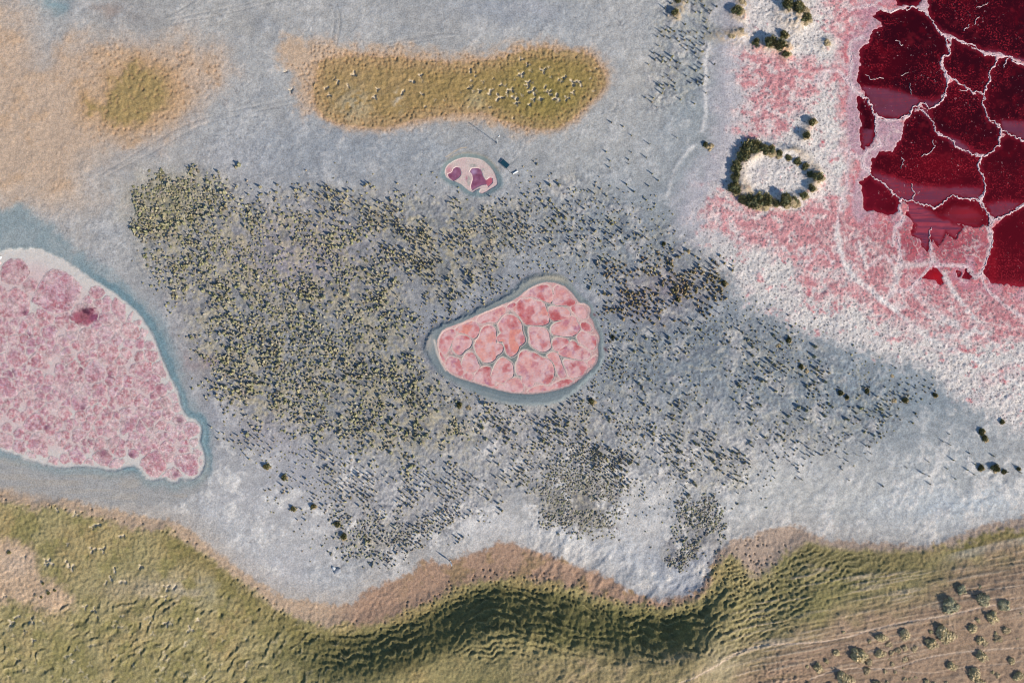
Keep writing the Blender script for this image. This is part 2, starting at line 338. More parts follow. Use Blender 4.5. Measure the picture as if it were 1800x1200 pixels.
B2 = chaikin([(-6000, 700), (-300, 830), (0, 877), (27, 880), (67, 890), (110, 888), (160, 900), (200, 915), (240, 928), (277, 931), (293, 923), (317, 938), (360, 968), (393, 990), (433, 1023), (450, 1033), (470, 1053), (500, 1073), (537, 1087), (573, 1097), (617, 1093), (650, 1090), (693, 1078), (737, 1061), (783, 1037), (817, 1020), (867, 1007), (900, 1010), (940, 1015), (1000, 1023), (1040, 1040), (1087, 1053), (1133, 1057), (1183, 1060), (1220, 1047), (1240, 1027), (1253, 993), (1267, 972), (1283, 962), (1305, 985), (1320, 1010), (1350, 1000), (1370, 975), (1395, 955), (1417, 947), (1460, 960), (1510, 960), (1550, 963), (1600, 963), (1637, 962), (1667, 953), (1710, 943), (1750, 933), (1800, 923), (2100, 860), (6000, 700), (9000, 6000), (-6000, 6000)])
B1 = chaikin([(-6000, 660), (-300, 790), (0, 850), (100, 868), (200, 893), (290, 910), (330, 922), (372, 958), (430, 1005), (460, 1020), (500, 1048), (560, 1055), (610, 1062), (645, 1040), (657, 1027), (683, 1022), (717, 1010), (727, 998), (750, 978), (783, 993), (803, 973), (850, 966), (870, 950), (900, 947), (920, 960), (960, 970), (993, 983), (1027, 997), (1067, 1010), (1100, 1030), (1133, 1046), (1167, 1050), (1200, 1046), (1225, 1035), (1245, 1000), (1262, 962), (1290, 945), (1330, 938), (1370, 922), (1410, 925), (1433, 940), (1483, 950), (1550, 952), (1633, 956), (1667, 945), (1717, 925), (1800, 902), (2100, 830), (6000, 660), (9000, 6000), (-6000, 6000)])
BROWN = [(1240, 1500), (1290, 1210), (1330, 1160), (1400, 1115), (1480, 1080), (1560, 1055), (1630, 1030), (1680, 1000), (1740, 985), (1800, 968), (2100, 900), (6000, 700), (9000, 6000), (1300, 6000)]
SANDY = chaikin([(-600, 920), (0, 940), (40, 952), (68, 985), (82, 1018), (120, 1032), (148, 1052), (118, 1068), (60, 1048), (20, 1045), (-600, 1050)])

TUFTS = [  # (outline, count, height range, radius range, tint, min spacing, locality)
    ([(250, 470), (246, 400), (262, 340), (350, 300), (405, 305), (440, 350), (560, 372), (640, 400), (700, 480), (720, 560), (745, 600), (760, 660), (790, 690), (850, 735), (860, 770), (800, 800), (700, 830), (620, 790), (540, 765), (450, 750), (380, 700), (345, 620), (330, 560), (280, 485)], 3000, (.15, .74), (.15, .44), 0, 4.6, 'west'),
    ([(470, 345), (560, 335), (680, 345), (780, 345), (870, 350), (945, 345), (935, 400), (890, 450), (860, 480), (760, 540), (690, 470), (640, 400), (550, 375)], 620, (.25, .85), (.15, .38), 1, 5, 'northwest'),
    ([(950, 335), (1000, 305), (1060, 335), (1150, 390), (1240, 455), (1200, 470), (1080, 480), (1010, 470), (960, 440), (910, 440)], 230, (.15, .8), (.12, .4), 1, 5, 'north'),
    ([(1070, 470), (1120, 450), (1220, 450), (1270, 480), (1278, 505), (1240, 530), (1200, 560), (1130, 560), (1080, 540)], 260, (.35, .8), (.2, .44), 2, 6.5, 'northeast'),
    ([(1065, 575), (1200, 560), (1330, 560), (1420, 600), (1600, 690), (1560, 755), (1450, 790), (1350, 790), (1200, 720), (1060, 690)], 360, (.12, .9), (.12, .42), 1, 5, 'east'),
    ([(830, 735), (930, 720), (1060, 690), (1200, 720), (1310, 770), (1330, 800), (1310, 850), (1240, 865), (1150, 830), (1085, 860), (1000, 820), (930, 830), (880, 790)], 620, (.12, .85), (.12, .4), 1, 4.5, 'south'),
    ([(560, 800), (700, 830), (830, 780), (900, 790), (930, 830), (880, 880), (830, 905), (790, 940), (720, 960), (690, 910), (600, 880)], 300, (.35, .85), (.12, .3), 1, 7, 'southwest'),
    ([(585, 905), (600, 890), (640, 895), (720, 900), (800, 900), (790, 945), (700, 965), (660, 985), (620, 985), (600, 960)], 300, (.12, .5), (.16, .34), 3, 5, 'southwest'),
    ([(920, 850), (960, 840), (1000, 820), (1080, 850), (1085, 890), (1065, 935), (1000, 930), (955, 900)], 560, (.06, .24), (.16, .34), 3, 4, 'low'),
    ([(1000, 770), (1070, 790), (1085, 850), (1000, 825), (960, 810)], 130, (.15, .5), (.16, .3), 3, 5, 'low'),
    ([(1205, 880), (1230, 880), (1262, 905), (1262, 925), (1240, 945), (1235, 965), (1210, 970), (1200, 990), (1165, 1002), (1150, 985), (1185, 962), (1205, 935), (1212, 910)], 420, (.06, .3), (.15, .34), 3, 3.6, 'scrub'),
    ([(1165, -40), (1250, -40), (1245, 60), (1240, 150), (1190, 180), (1140, 190), (1140, 140), (1160, 100)], 130, (.4, 1.0), (.12, .26), 1, 7, 'top'),
    ([(1350, 780), (1560, 750), (1780, 790), (1790, 830), (1600, 860), (1350, 830)], 42, (.4, .9), (.1, .2), 1, 14, 'flat'),
    ([(1100, 220), (1180, 230), (1170, 330), (1080, 360), (1040, 330)], 18, (.4, .9), (.1, .2), 1, 14, 'top'),
    ([(250, 470), (246, 400), (250, 345), (300, 315), (345, 310), (330, 370), (290, 400)], 260, (.12, .45), (.2, .42), 0, 5, 'west'),
    ([(730, 560), (800, 520), (900, 460), (960, 445), (1040, 470), (1090, 560), (1100, 660), (1040, 740), (940, 750), (800, 740), (720, 660)], 240, (.15, .6), (.14, .34), 1, 6, 'pond'),
    ([(260, 330), (950, 290), (1150, 350), (1280, 500), (1650, 690), (1580, 780), (1330, 870), (1100, 930), (900, 890), (700, 990), (540, 960), (390, 760), (320, 600), (240, 480)], 1300, (.08, .4), (.12, .3), 1, 6, 'sparse'),
    ([(370, 760), (470, 760), (520, 800), (540, 900), (600, 880), (700, 900), (560, 800)], 60, (.4, .9), (.12, .25), 1, 10, 'southwest'),
]

# ------------------------------------------------------------------ distance fields
F_PIN = Field([POND_IN], (700, 440, 1100, 760), 2)
F_POUT = Field([POND_OUT], (660, 400, 1140, 800), 2)
def grow(p, r):
    n = len(p); out = []
    ar = sum(p[i][0] * p[(i + 1) % n][1] - p[(i + 1) % n][0] * p[i][1] for i in range(n))
    sg = 1 if ar > 0 else -1
    for i in range(n):
        a, b = p[i - 1], p[(i + 1) % n]
        dx, dy = b[0] - a[0], b[1] - a[1]; L = math.hypot(dx, dy) or 1
        out.append((p[i][0] + sg * dy / L * r, p[i][1] - sg * dx / L * r))
    return out


def inside(p, fld, lim):
    cx = sum(q[0] for q in p) / len(p); cy = sum(q[1] for q in p) / len(p)
    for _ in range(8):
        q = np.array(p); d = fld(q[:, 0], q[:, 1]); bad = (d < lim) * .12
        p = [(x + (cx - x) * k, y + (cy - y) * k) for (x, y), k in zip(p, bad)]
    return p


PLATES = [inside(grow(chaikin(p), 1.3), F_PIN, 1.2) for p in PLATES]
F_PLATE = Field(PLATES, (740, 480, 1080, 720), .7)
F_LEFT = Field([LEFT], (-300, 300, 480, 960), 3)
F_LRIM = Field([LEFT_RIM], (-400, 200, 560, 1060), 4)
F_LMUD = Field([LEFT_MUD], (-400, 640, 560, 1060), 4)
F_SM = Field([SMALL], (740, 240, 920, 380), 1)
F_SMR = Field([SMALL_RIM], (700, 200, 960, 420), 2)
F_PA = Field([POOL_A], (740, 240, 920, 380), .8)
F_PB = Field([POOL_B], (740, 240, 920, 380), .8)
F_OL = Field([OLIVE], (380, -60, 1200, 380), 3)
F_FR = Field([FRINGE], (380, -60, 1200, 380), 4)
F_PE = Field([PEACH, PEACH2])
F_POL = Field([POLIVE], (50, 20, 420, 330), 4)
F_SH = Field([SHORE])
LBOX = (1400, -260, 2100, 660)
F_W = Field(POOLS, LBOX, 1.8)
F_CR = Field(CRUST, LBOX, 2.5)
F_RD = Field(None, (1380, -100, 1900, 660), 2, fn=lambda x, y: np.min([seg_dist(l, x, y) - w for l, w in RIDGES], axis=0))
F_B1 = Field([B1]); F_B2 = Field([B2]); F_BR = Field([BROWN]); F_SA = Field([SANDY])
F_TW = Field([TUFTS[0][0], TUFTS[1][0]])
F_TU = Field(None, step=8, fn=lambda x, y: np.max([sdf(t[0], x, y) for t in TUFTS[:12]], axis=0))

BLOBS = [  # broad
    (1000, 770, 120, 40, (176, 176, 180), .5), (900, 300, 60, 60, (164, 166, 172), .5), (800, 190, 340, 90, (172, 172, 172), .5), (300, 40, 160, 40, (170, 168, 166), .6), (420, 290, 80, 40, (166, 166, 172), .6),
    (1200, 600, 400, 130, (125, 137, 150), .98), (1520, 700, 250, 80, (128, 142, 155), .95), (1080, 400, 160, 110, (134, 145, 157), .9),
    (1215, 150, 60, 170, (140, 152, 162), .75), (1170, 270, 60, 60, (152, 160, 170), .6), (560, 265, 150, 60, (149, 157, 169), .7), (720, 275, 160, 40, (148, 157, 168), .6),
    (870, 15, 90, 30, (148, 156, 170), .6), (980, 30, 70, 40, (152, 160, 170), .5), (100, 5, 25, 14, (120, 150, 162), .85), (220, 20, 60, 25, (148, 147, 150), .7), (190, 15, 25, 10, (160, 140, 130), .5),
    (560, 520, 270, 200, (138, 142, 152), .95), (830, 500, 90, 130, (140, 146, 157), .8), (700, 720, 160, 60, (146, 149, 157), .6), (510, 450, 110, 60, (166, 157, 172), .7), (330, 560, 40, 120, (150, 146, 150), .5), (380, 740, 60, 70, (148, 150, 162), .6), (480, 760, 60, 40, (160, 156, 166), .6),
    (430, 870, 90, 60, (180, 181, 187), .9), (520, 960, 120, 85, (188, 188, 192), .95), (480, 1000, 60, 30, (186, 186, 192), .6), (520, 830, 60, 40, (164, 166, 178), .6), (700, 880, 150, 70, (166, 166, 172), .7),
    (900, 750, 110, 60, (168, 167, 170), .7), (880, 920, 100, 42, (194, 194, 197), .9), (1010, 955, 130, 42, (192, 193, 197), .95), (1130, 900, 110, 70, (196, 195, 197), .95), (1160, 1010, 110, 45, (184, 188, 196), .9),
    (1200, 985, 60, 35, (150, 160, 182), .5), (1190, 1035, 50, 12, (138, 150, 172), .6),
    (1200, 800, 120, 50, (172, 173, 177), .6), (1330, 780, 90, 40, (178, 178, 182), .7), (1420, 860, 220, 60, (190, 191, 192), .95), (1700, 890, 160, 35, (182, 190, 199), .9), (1650, 800, 120, 50, (160, 168, 176), .6),
    (1010, 885, 68, 38, (134, 130, 122), .85), (1228, 925, 30, 40, (132, 130, 132), .8), (1190, 975, 34, 24, (134, 132, 134), .8), (660, 950, 70, 40, (160, 156, 152), .6),
    (200, 300, 140, 60, (176, 172, 170), .7), (60, 250, 120, 140, (186, 170, 158), .6), (60, 340, 120, 20, (190, 172, 158), .5),
    (1180, 510, 60, 30, (128, 116, 124), .6), (1140, 530, 60, 40, (138, 130, 144), .5), (330, 640, 30, 14, (150, 126, 130), .35), (370, 635, 20, 12, (160, 120, 140), .35),
    (1130, 130, 40, 30, (182, 180, 178), .5), (290, 360, 50, 45, (150, 142, 104), .75), (330, 330, 60, 20, (160, 150, 116), .5), (940, 20, 40, 20, (168, 170, 180), .5), (1050, 260, 120, 60, (170, 172, 174), .5)]
PINKS = [(1480, 430, 70, 50, .45), (1620, 510, 110, 40, .35), (1400, 380, 60, 40, .3), (1750, 570, 70, 26, .35), (1560, 420, 60, 40, .4), (1395, 120, 70, 35, .5), (1380, 165, 70, 40, .55), (1340, 215, 50, 40, .35), (1310, 110, 30, 30, .25), (1330, 140, 40, 40, .3), (1330, 225, 40, 25, .35), (1290, 350, 60, 40, .3), (1270, 390, 50, 30, .2), (1310, 410, 50, 30, .35),
         (1430, 400, 90, 40, .5), (1450, 390, 40, 40, .3), (1490, 60, 40, 60, .6), (1480, 10, 40, 30, .5), (1545, 480, 30, 40, .8), (1440, 455, 70, 40, .4), (1540, 430, 60, 30, .6), (1640, 470, 90, 50, .5), (1580, 540, 60, 30, .25),
         (1620, 550, 50, 30, .35), (1740, 530, 70, 30, .7), (1700, 500, 60, 40, .5), (1790, 560, 60, 30, .6), (1790, 585, 50, 14, .4), (1490, 520, 60, 30, .2), (1700, 600, 60, 20, .2), (1760, 660, 60, 25, .25), (1610, 590, 50, 12, .25), (1420, 520, 60, 30, .1), (1450, 510, 40, 20, .15)]
TRACKS = [  # wheel tracks on the grey flat: (line, width, darkening)
    (T(0, 0, 3, [(520, 930), (640, 860), (820, 750), (960, 670), (1100, 620), (1350, 560), (1650, 510), (1830, 430)]), 1.0, .12),
    (T(0, 0, 3, [(560, 935), (680, 870), (860, 780), (1000, 690), (1130, 640), (1350, 590), (1650, 530), (1840, 460)]), 1.0, .1),
    (T(0, 0, 3, [(860, 100), (940, 70), (1040, 5), (1070, -20)]), 1.1, .25),
    (T(0, 0, 3, [(900, 110), (1100, 70), (1350, 15), (1480, -20)]), .9, .1), (T(0, 0, 3, [(920, 130), (1120, 95), (1350, 40), (1500, 0)]), .9, .1),
    (T(450, 0, 3, [(390, 20), (418, 80), (412, 160), (400, 220)]), 1.0, .18), (T(450, 0, 3, [(430, 30), (448, 100), (442, 170), (425, 250)]), 1.2, .25),
    (T(450, 0, 3, [(700, 235), (850, 200), (1000, 178), (1060, 180), (1120, 205), (1160, 250), (1165, 300)]), .9, .15),
    (T(450, 0, 3, [(680, 255), (850, 225), (1000, 205), (1050, 200)]), .9, .12),
    (T(900, 0, 3, [(470, 600), (530, 590), (555, 550), (545, 525)]), 1.2, .12), (T(900, 0, 3, [(0, 860), (40, 820), (70, 770), (70, 730), (50, 710)]), 1.2, .12),
    (T(900, 0, 3, [(0, 830), (30, 800), (45, 760), (30, 735)]), 1.0, .1)]
PATHS = [  # pale foot tracks over the brown sand: (line, width, lightening)
    (T(1350, 800, 3, [(-500, 1130), (-260, 1040), (-60, 975), (150, 965), (300, 955), (400, 930), (520, 892), (640, 865), (760, 842), (900, 822), (1000, 800), (1120, 770), (1165, 765), (1200, 798), (1290, 780), (1350, 760), (1600, 720)]), 1.3, .5),
    (T(1350, 800, 3, [(200, 1150), (280, 1120), (360, 1098), (480, 1092), (600, 1100), (680, 1080), (760, 1050), (870, 1025), (1000, 1010), (1150, 995), (1350, 985), (1500, 990)]), 1.1, .4),
    (T(1350, 800, 3, [(640, 1100), (760, 1120), (870, 1120), (1000, 1085), (1100, 1080), (1240, 1070), (1350, 1040)]), .9, .22),
    (T(1350, 800, 3, [(800, 1010), (760, 960), (710, 920), (700, 880)]), .8, .2), (T(1350, 800, 3, [(930, 870), (945, 920), (940, 960)]), .8, .2),
    (T(1350, 800, 3, [(1000, 720), (1180, 740), (1350, 720)]), .9, .3), (T(1350, 800, 3, [(950, 715), (1100, 690), (1350, 660)]), .8, .2),
    (T(1350, 800, 3, [(500, 1000), (700, 1010), (760, 1060)]), .7, .15)]


def star_list():
    r = random.Random(4)
    out = []
    for x, y, s in [(503, 127, 3.4), (512, 160, 5), (622, 131, 6), (612, 152, 4), (595, 145, 4), (725, 144, 5), (740, 134, 4.5), (708, 163, 4.5), (659, 172, 5.5), (664, 158, 4), (742, 166, 3.5), (827, 126, 4), (825, 155, 3.5), (843, 161, 4), (849, 145, 3.5), (861, 164, 5), (877, 172, 6.5), (892, 162, 4), (899, 159, 4.5), (905, 173, 6), (909, 180, 5), (917, 132, 6), (916, 105, 4), (928, 146, 5), (936, 162, 7), (938, 176, 4.5), (951, 175, 4.5), (958, 154, 3.5), (965, 163, 5), (978, 173, 6.5), (996, 174, 4.5), (993, 137, 4), (1008, 146, 7), (1020, 148, 5), (1007, 164, 4), (955, 125, 5), (931, 185, 3.5), (928, 115, 4), (579, 168, 4), (590, 140, 3.5), (575, 155, 4), (880, 150, 3)]:
        out.append((x, y, s, .85))
    for x, y, s in [(173, 921, 6), (165, 925, 4.5), (124, 953, 4), (167, 963, 6), (185, 963, 6), (218, 940, 5), (95, 985, 7), (88, 982, 5), (125, 985, 5), (133, 993, 6), (207, 999, 5), (200, 1012, 5), (193, 1020, 4), (222, 1018, 6), (252, 993, 5), (136, 902, 5), (104, 895, 4), (35, 1085, 6), (45, 1075, 5), (70, 1083, 5), (0, 1060, 7), (298, 1028, 6), (312, 1028, 5), (295, 1045, 5), (160, 1060, 5), (175, 1065, 5), (353, 1085, 5), (340, 1100, 6), (75, 1115, 5), (60, 1100, 4), (300, 1090, 5), (20, 1040, 4), (50, 975, 4)]:
        out.append((x, y, s, .7))
    for _ in range(60):
        out.append((r.gauss(900, 75), r.gauss(158, 24), r.uniform(1.6, 3.0), r.uniform(.4, .8)))
    for _ in range(70):
        out.append((r.uniform(0, 440), r.uniform(1075, 1195), r.uniform(2.5, 5), r.uniform(.2, .5)))
    return [(x, y, s, k, r.uniform(0, 6.28), r.uniform(0, 6.28), r.choice((2, 3, 3))) for x, y, s, k in out]


STARS = star_list()
RINGC = (1366, 309)


def terrain(X, Y):
    """base colour, height and speckle of the land at map points"""
    shp = X.shape
    n1 = fbm(X / 90, Y / 90, 4, 1)
    n2 = fbm(X / 24, Y / 24, 3, 6)
    n3 = fbm(X / 7, Y / 7, 2, 11)
    n4 = vn(X / 3.1, Y / 3.1, 15)
    wx = X + 9 * n1 + 6 * n2 + 2.5 * n3
    wy = Y + 9 * fbm(X / 80 + 31, Y / 80 + 7, 3, 21) + 6 * fbm(X / 22 + 5, Y / 22, 3, 25) + 2.5 * vn(X / 6 + 3, Y / 6, 29)
    sx = X + 1.6 * n3 + 1.0 * n4; sy = Y + 1.6 * vn(X / 7 + 11, Y / 7 + 5, 31) + 1.0 * vn(X / 3 + 5, Y / 3, 33)
    col = np.empty(shp + (3,), np.float32); col[:] = S(169, 170, 173)
    h = (0.34 + 0.03 * n1 + 0.012 * n2).astype(np.float32)
    spk = np.full(shp, .12, np.float32)

    def mix(m, c):
        c = np.asarray(c, np.float32)
        col[...] += (c - col) * m[..., None]

    # stains of the flat
    for cx, cy, rx, ry, c, k in BLOBS:
        e = ((wx + 12 * n2 - cx) / rx) ** 2 + ((wy + 12 * n2 - cy) / ry) ** 2
        mix(k * np.exp(-e * .9), S(*c))
    col *= (1 + .08 * n1 + .06 * n2)[..., None]
    tu = ss(-25, 15, F_TU(wx, wy))
    rough = .45 + .55 * tu
    b5 = vn(X / 4.3 + 8, Y / 4.3, 35) + .7 * n4
    pock = ss(.1, .7, fbm(X / 9 + 3, Y / 9 + 40, 2, 37))
    n5 = vn(X / 2.3, Y / 2.3, 17)
    n6 = fbm(X / 12 + .4 * Y / 12, Y / 9, 3, 19)
    h += (.010 * (.4 + 1.4 * ss(-.6, .6, n2 + n1)) + .045 * tu) * (b5 + .6 * n5) + .02 * n6 * (1 - .5 * tu) + .03 * (1 - tu) * pock * ss(-40, 0, F_FR(X, Y) * 0 - np.abs(Y - 270) + 60) * ss(430, 520, X) * ss(830, 760, X)
    spk += .18 * tu
    mix(.3 * tu * ss(.2, .8, n2), S(178, 170, 172))
    dn = ss(-20, 40, F_TW(wx, wy))
    mix(.38 * dn * ss(-.3, .6, n2 + .4 * n3), S(152, 143, 106)); mix(.5 * (tu * .6 + dn * .4) * ss(.0, .7, n3 + .5 * n5 - .2 * n1), S(178, 168, 142)); mix(.42 * tu * ss(.0, .8, -n3 - .4 * n4), S(112, 116, 128)); mix(.45 * dn * ss(.0, .7, -n2 - .3 * n3), S(112, 116, 112))
    crack = ss(.90, .99, 1 - np.abs(fbm(X / 15 + 80, Y / 15 + 12, 2, 62))) * ss(-.1, .5, n1 + .3 * n2)
    mix(crack * .35, S(112, 118, 128)); h -= .03 * crack
    salt = ss(.25, .85, n2 + .5 * n3 + .35 * fbm(X / 45 + 13, Y / 38, 2, 63)); mix(salt * .35 * (1 - dn), S(192, 192, 195)); mix(salt * .8 * ss(700, 860, Y + 40 * n1) * ss(-10, -40, F_B1(X, Y) - 30) * (1 - dn), S(204, 203, 204))
    damp = ss(.2, .8, fbm(X / 70 + 40, Y / 46 + 3, 3, 20) - .1) * (1 - dn); mix(damp * .3, S(140, 148, 160))
    col *= (1 + .07 * n6 + .05 * n3 + .05 * n4 + .04 * n5)[..., None]
    # lumpy pale salt at the foot of the bank
    lump = ss(-70, -15, F_B1(wx, wy)) * ss(900, 940, X) * ss(1300, 1250, X) * ss(845, 890, Y)
    h += lump * (.16 * fbm(X / 11 + .3 * Y / 11, Y / 15, 3, 39))
    lump2 = ss(1000, 1200, X) * ss(780, 830, Y)
    h += .05 * lump2 * fbm(X / 9, Y / 9, 2, 38)

    # peach ground
    d = F_PE(wx, wy)
    pe = ss(-46, 34, d + 16 * n2 + 5 * n3)
    mix(pe * .95, S(190, 168, 150)); mix(pe * ss(.1, .9, n2 + .4 * n1) * .5, S(188, 158, 130))
    d = F_POL(wx, wy); mo = ss(-55, 0, d + 10 * n2)
    mix(mo * .8, S(182, 150, 116)); mix(ss(-14, 14, d + 10 * n2 + 5 * n3) * .8, S(152, 134, 88))
    w1, r1 = worley(X / 7.5, Y / 7.5, 40)
    h += (pe * .4 + mo * .6) * .035 * (b5 + n3)
    pits = (ss(.42, .18, w1) * (r1 < .25)) * pe * ss(100, 200, X)
    h -= .1 * pits; mix(pits * .5, S(150, 120, 95))
    # orange-fringed olive pan
    d = F_FR(wx, wy); do = F_OL(sx + 2.2 * n2, sy + 2.2 * n3)
    fr = ss(-16, 16, d + 7 * n3 + 7 * n2); mix(fr * .85, S(192, 166, 142))
    fr2 = ss(-14, 2, do + 3 * n3); mix(fr2 * .75, S(184, 150, 116))
    ol = ss(-2.5, 3.5, do + 1.5 * n3)
    inner = ss(4, 26, do)
    mix(ol * .95, S(166, 141, 106)); mix(ol * inner * .85 * (.45 + .55 * ss(560, 860, X) + .5 * n2).clip(0, 1), S(150, 129, 84)); mix(ol * ss(.1, 1, n2) * .4, S(172, 146, 106)); mix(ol * ss(.1, .9, -n2 + .3 * n1) * inner * .4, S(140, 124, 72))
    mix(ol * .75 * np.exp(-(((X - 622) / 32) ** 2 + ((Y - 185) / 30) ** 2)) * ss(-.6, .3, n3), S(170, 160, 138))
    mix(ol * .6 * np.exp(-(((X - 838) / 16) ** 2 + ((Y - 178) / 14) ** 2)), S(178, 168, 140))
    mix(ol * .8 * np.exp(-(((X - 700) / 8) ** 2 + ((Y - 178) / 18) ** 2)) * ss(-.1, .5, n3), S(198, 186, 168))
    mix(ol * .55 * np.exp(-(((X - 960) / 90) ** 2 + ((Y - 165) / 60) ** 2)), S(126, 120, 60))
    edge = fr * ss(34, 2, do) * ss(-60, -5, do)
    dens = ss(0, .7, edge + .25 * n2)
    w2, r2 = worley(X / 6.2 + 3, Y / 6.2, 43)
    pits = ss(.45, .2, w2) * (r2 < .55 * dens) * fr
    h -= .11 * pits; mix(pits * .4, S(140, 108, 80))
    h += ol * (.018 * n3 + .018 * b5 + .024 * n5 + .012 * n2) + .025 * fr2 * (n3 + b5)

    # olive bank in the south
    d1 = F_B1(sx + 3 * n2, sy + 3 * n3); d2 = F_B2(sx + 3 * n2, sy + 3 * n3)
    ds = F_B2(X, Y)
    mix(ss(-45, 0, d1) * .55 * (1 - ss(620, 700, X) * .6), S(178, 168, 160))
    og = ss(-4, 6, d1 + 2 * n3)
    tan_ = S(184, 160, 138) * ss(650, 560, X)[..., None] + S(164, 134, 114) * (1 - ss(650, 560, X))[..., None]
    east = ss(1230, 1290, X)[..., None]
    tan_ = tan_ * (1 - east) + S(168, 148, 134) * east
    col += (tan_ - col) * (og * .92)[..., None]
    mix(og * ss(-.1, .6, n2 + .4 * n3) * .5 * ss(680, 760, X) * ss(1290, 1230, X), S(136, 118, 80))
    ob = ss(-5, 12, d2 + 5 * n2 + 2 * n3)
    olc = S(150, 141, 100)
    mix(ob * .95, olc)
    mix(ob * ss(0, .9, n1 + .5 * n2) * .55, S(162, 140, 100))
    mix(ob * ss(.1, .9, -n1 + .4 * n2) * .5, S(124, 121, 76)); mix(ob * ss(-.3, .5, n2 + .5 * n3) * .35 * ss(700, 500, X), S(168, 158, 122)); mix(ob * ss(.1, .6, -n2 + .4 * n3) * .4 * ss(700, 500, X), S(132, 128, 78))
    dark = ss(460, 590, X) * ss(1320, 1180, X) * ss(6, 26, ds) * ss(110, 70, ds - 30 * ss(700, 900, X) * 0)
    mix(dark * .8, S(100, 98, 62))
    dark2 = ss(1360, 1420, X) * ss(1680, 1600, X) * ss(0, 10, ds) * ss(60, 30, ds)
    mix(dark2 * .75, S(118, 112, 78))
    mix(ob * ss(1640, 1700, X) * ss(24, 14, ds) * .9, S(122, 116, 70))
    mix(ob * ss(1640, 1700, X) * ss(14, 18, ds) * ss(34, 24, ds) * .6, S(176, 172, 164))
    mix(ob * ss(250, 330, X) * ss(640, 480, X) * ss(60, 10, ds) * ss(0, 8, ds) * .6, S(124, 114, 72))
    mix(ob * .7 * np.exp(-(((X - 310) / 80) ** 2 + ((Y - 1035) / 28) ** 2)) * ss(-.5, .6, n2), S(172, 164, 150))
    mix(ob * .5 * np.exp(-(((X - 230) / 70) ** 2 + ((Y - 1030) / 22) ** 2)), S(176, 158, 132))
    flat = ob * ss(1105, 1150, Y) * ss(860, 960, X)
    mix(flat * .7, S(140, 128, 98)); mix(flat * ss(0, .8, n2 + .3 * n1) * .5, S(160, 142, 118))
    mix(ob * .6 * np.exp(-(((X - 1265) / 40) ** 2 + ((Y - 1150) / 40) ** 2)), S(166, 156, 136))
    sa = ss(-14, 10, F_SA(wx, wy) + 6 * n3)
    mix(sa * .95, S(196, 170, 146)); mix(sa * np.exp(-(((X - 35) / 30) ** 2 + ((Y - 985) / 22) ** 2)) * .7, S(206, 184, 166))
    br = ss(-45, 30, F_BR(wx, wy) + 10 * n2)
    mix(br * .97, S(153, 130, 112)); mix(br * ss(0, 1, n2 + .5 * n1) * .35, S(168, 147, 128))
    # height of the bank
    wS = ss(420, 860, X) * ss(1330, 1190, X); wR = ss(1300, 1420, X); wL = 1 - np.clip(wS + wR, 0, 1)
    h += ob * 0 + wS * (4.5 - 1.6 * np.exp(-((X - 790) / 90) ** 2)) * ss(10, 96, ds) + wL * 2.0 * ss(0, 260, ds) + wR * 1.4 * ss(-5, 120, ds) + .35 * ss(-20, 10, ds) + .05 * n2
    # terracettes, turf steps and stock tracks
    br0 = (1 - br)

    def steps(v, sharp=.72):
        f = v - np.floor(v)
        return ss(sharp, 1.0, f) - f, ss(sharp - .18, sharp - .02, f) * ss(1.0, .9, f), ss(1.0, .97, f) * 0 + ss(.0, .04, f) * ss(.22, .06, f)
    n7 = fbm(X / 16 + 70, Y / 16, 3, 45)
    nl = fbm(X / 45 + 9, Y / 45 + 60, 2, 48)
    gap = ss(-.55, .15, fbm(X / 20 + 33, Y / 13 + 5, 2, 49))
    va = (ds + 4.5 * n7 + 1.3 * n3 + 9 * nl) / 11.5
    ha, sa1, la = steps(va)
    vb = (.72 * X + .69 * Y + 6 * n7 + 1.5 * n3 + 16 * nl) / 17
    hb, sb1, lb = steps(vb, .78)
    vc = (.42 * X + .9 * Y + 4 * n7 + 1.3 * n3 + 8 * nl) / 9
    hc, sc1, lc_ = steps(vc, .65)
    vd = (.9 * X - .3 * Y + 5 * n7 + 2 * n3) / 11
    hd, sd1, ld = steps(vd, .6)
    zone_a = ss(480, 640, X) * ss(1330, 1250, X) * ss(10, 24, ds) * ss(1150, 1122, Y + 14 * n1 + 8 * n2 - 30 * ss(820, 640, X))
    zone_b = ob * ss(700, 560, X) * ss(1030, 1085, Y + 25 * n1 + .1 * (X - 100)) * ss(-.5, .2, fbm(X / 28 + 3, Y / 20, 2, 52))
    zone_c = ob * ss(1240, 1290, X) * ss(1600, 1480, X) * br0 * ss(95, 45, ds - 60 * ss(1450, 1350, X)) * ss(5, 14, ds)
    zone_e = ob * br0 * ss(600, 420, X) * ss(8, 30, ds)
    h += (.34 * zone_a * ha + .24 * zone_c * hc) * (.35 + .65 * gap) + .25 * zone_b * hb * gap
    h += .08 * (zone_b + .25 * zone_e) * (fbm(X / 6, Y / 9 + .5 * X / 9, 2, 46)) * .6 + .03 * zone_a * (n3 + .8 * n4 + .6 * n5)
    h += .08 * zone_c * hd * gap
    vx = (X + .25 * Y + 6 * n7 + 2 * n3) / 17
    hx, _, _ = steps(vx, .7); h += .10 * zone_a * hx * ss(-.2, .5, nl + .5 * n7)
    mix(zone_a * la * .55 * gap, S(168, 156, 112)); mix(zone_b * lb * gap * .5, S(196, 182, 150)); mix(zone_c * lc_ * .5, S(172, 160, 126))  # sunlit lips of the steps painted as pale straw lines
    mix(zone_a * sa1 * .55 * gap, S(84, 82, 56)); mix(zone_c * sc1 * .5, S(92, 88, 58)); mix(zone_b * sb1 * gap * .55, S(98, 94, 64))  # shade on the scarp faces painted as dark lines along them
    h += ob * br0 * (.02 * b5 + .018 * n3 + .024 * n5) + og * .035 * b5
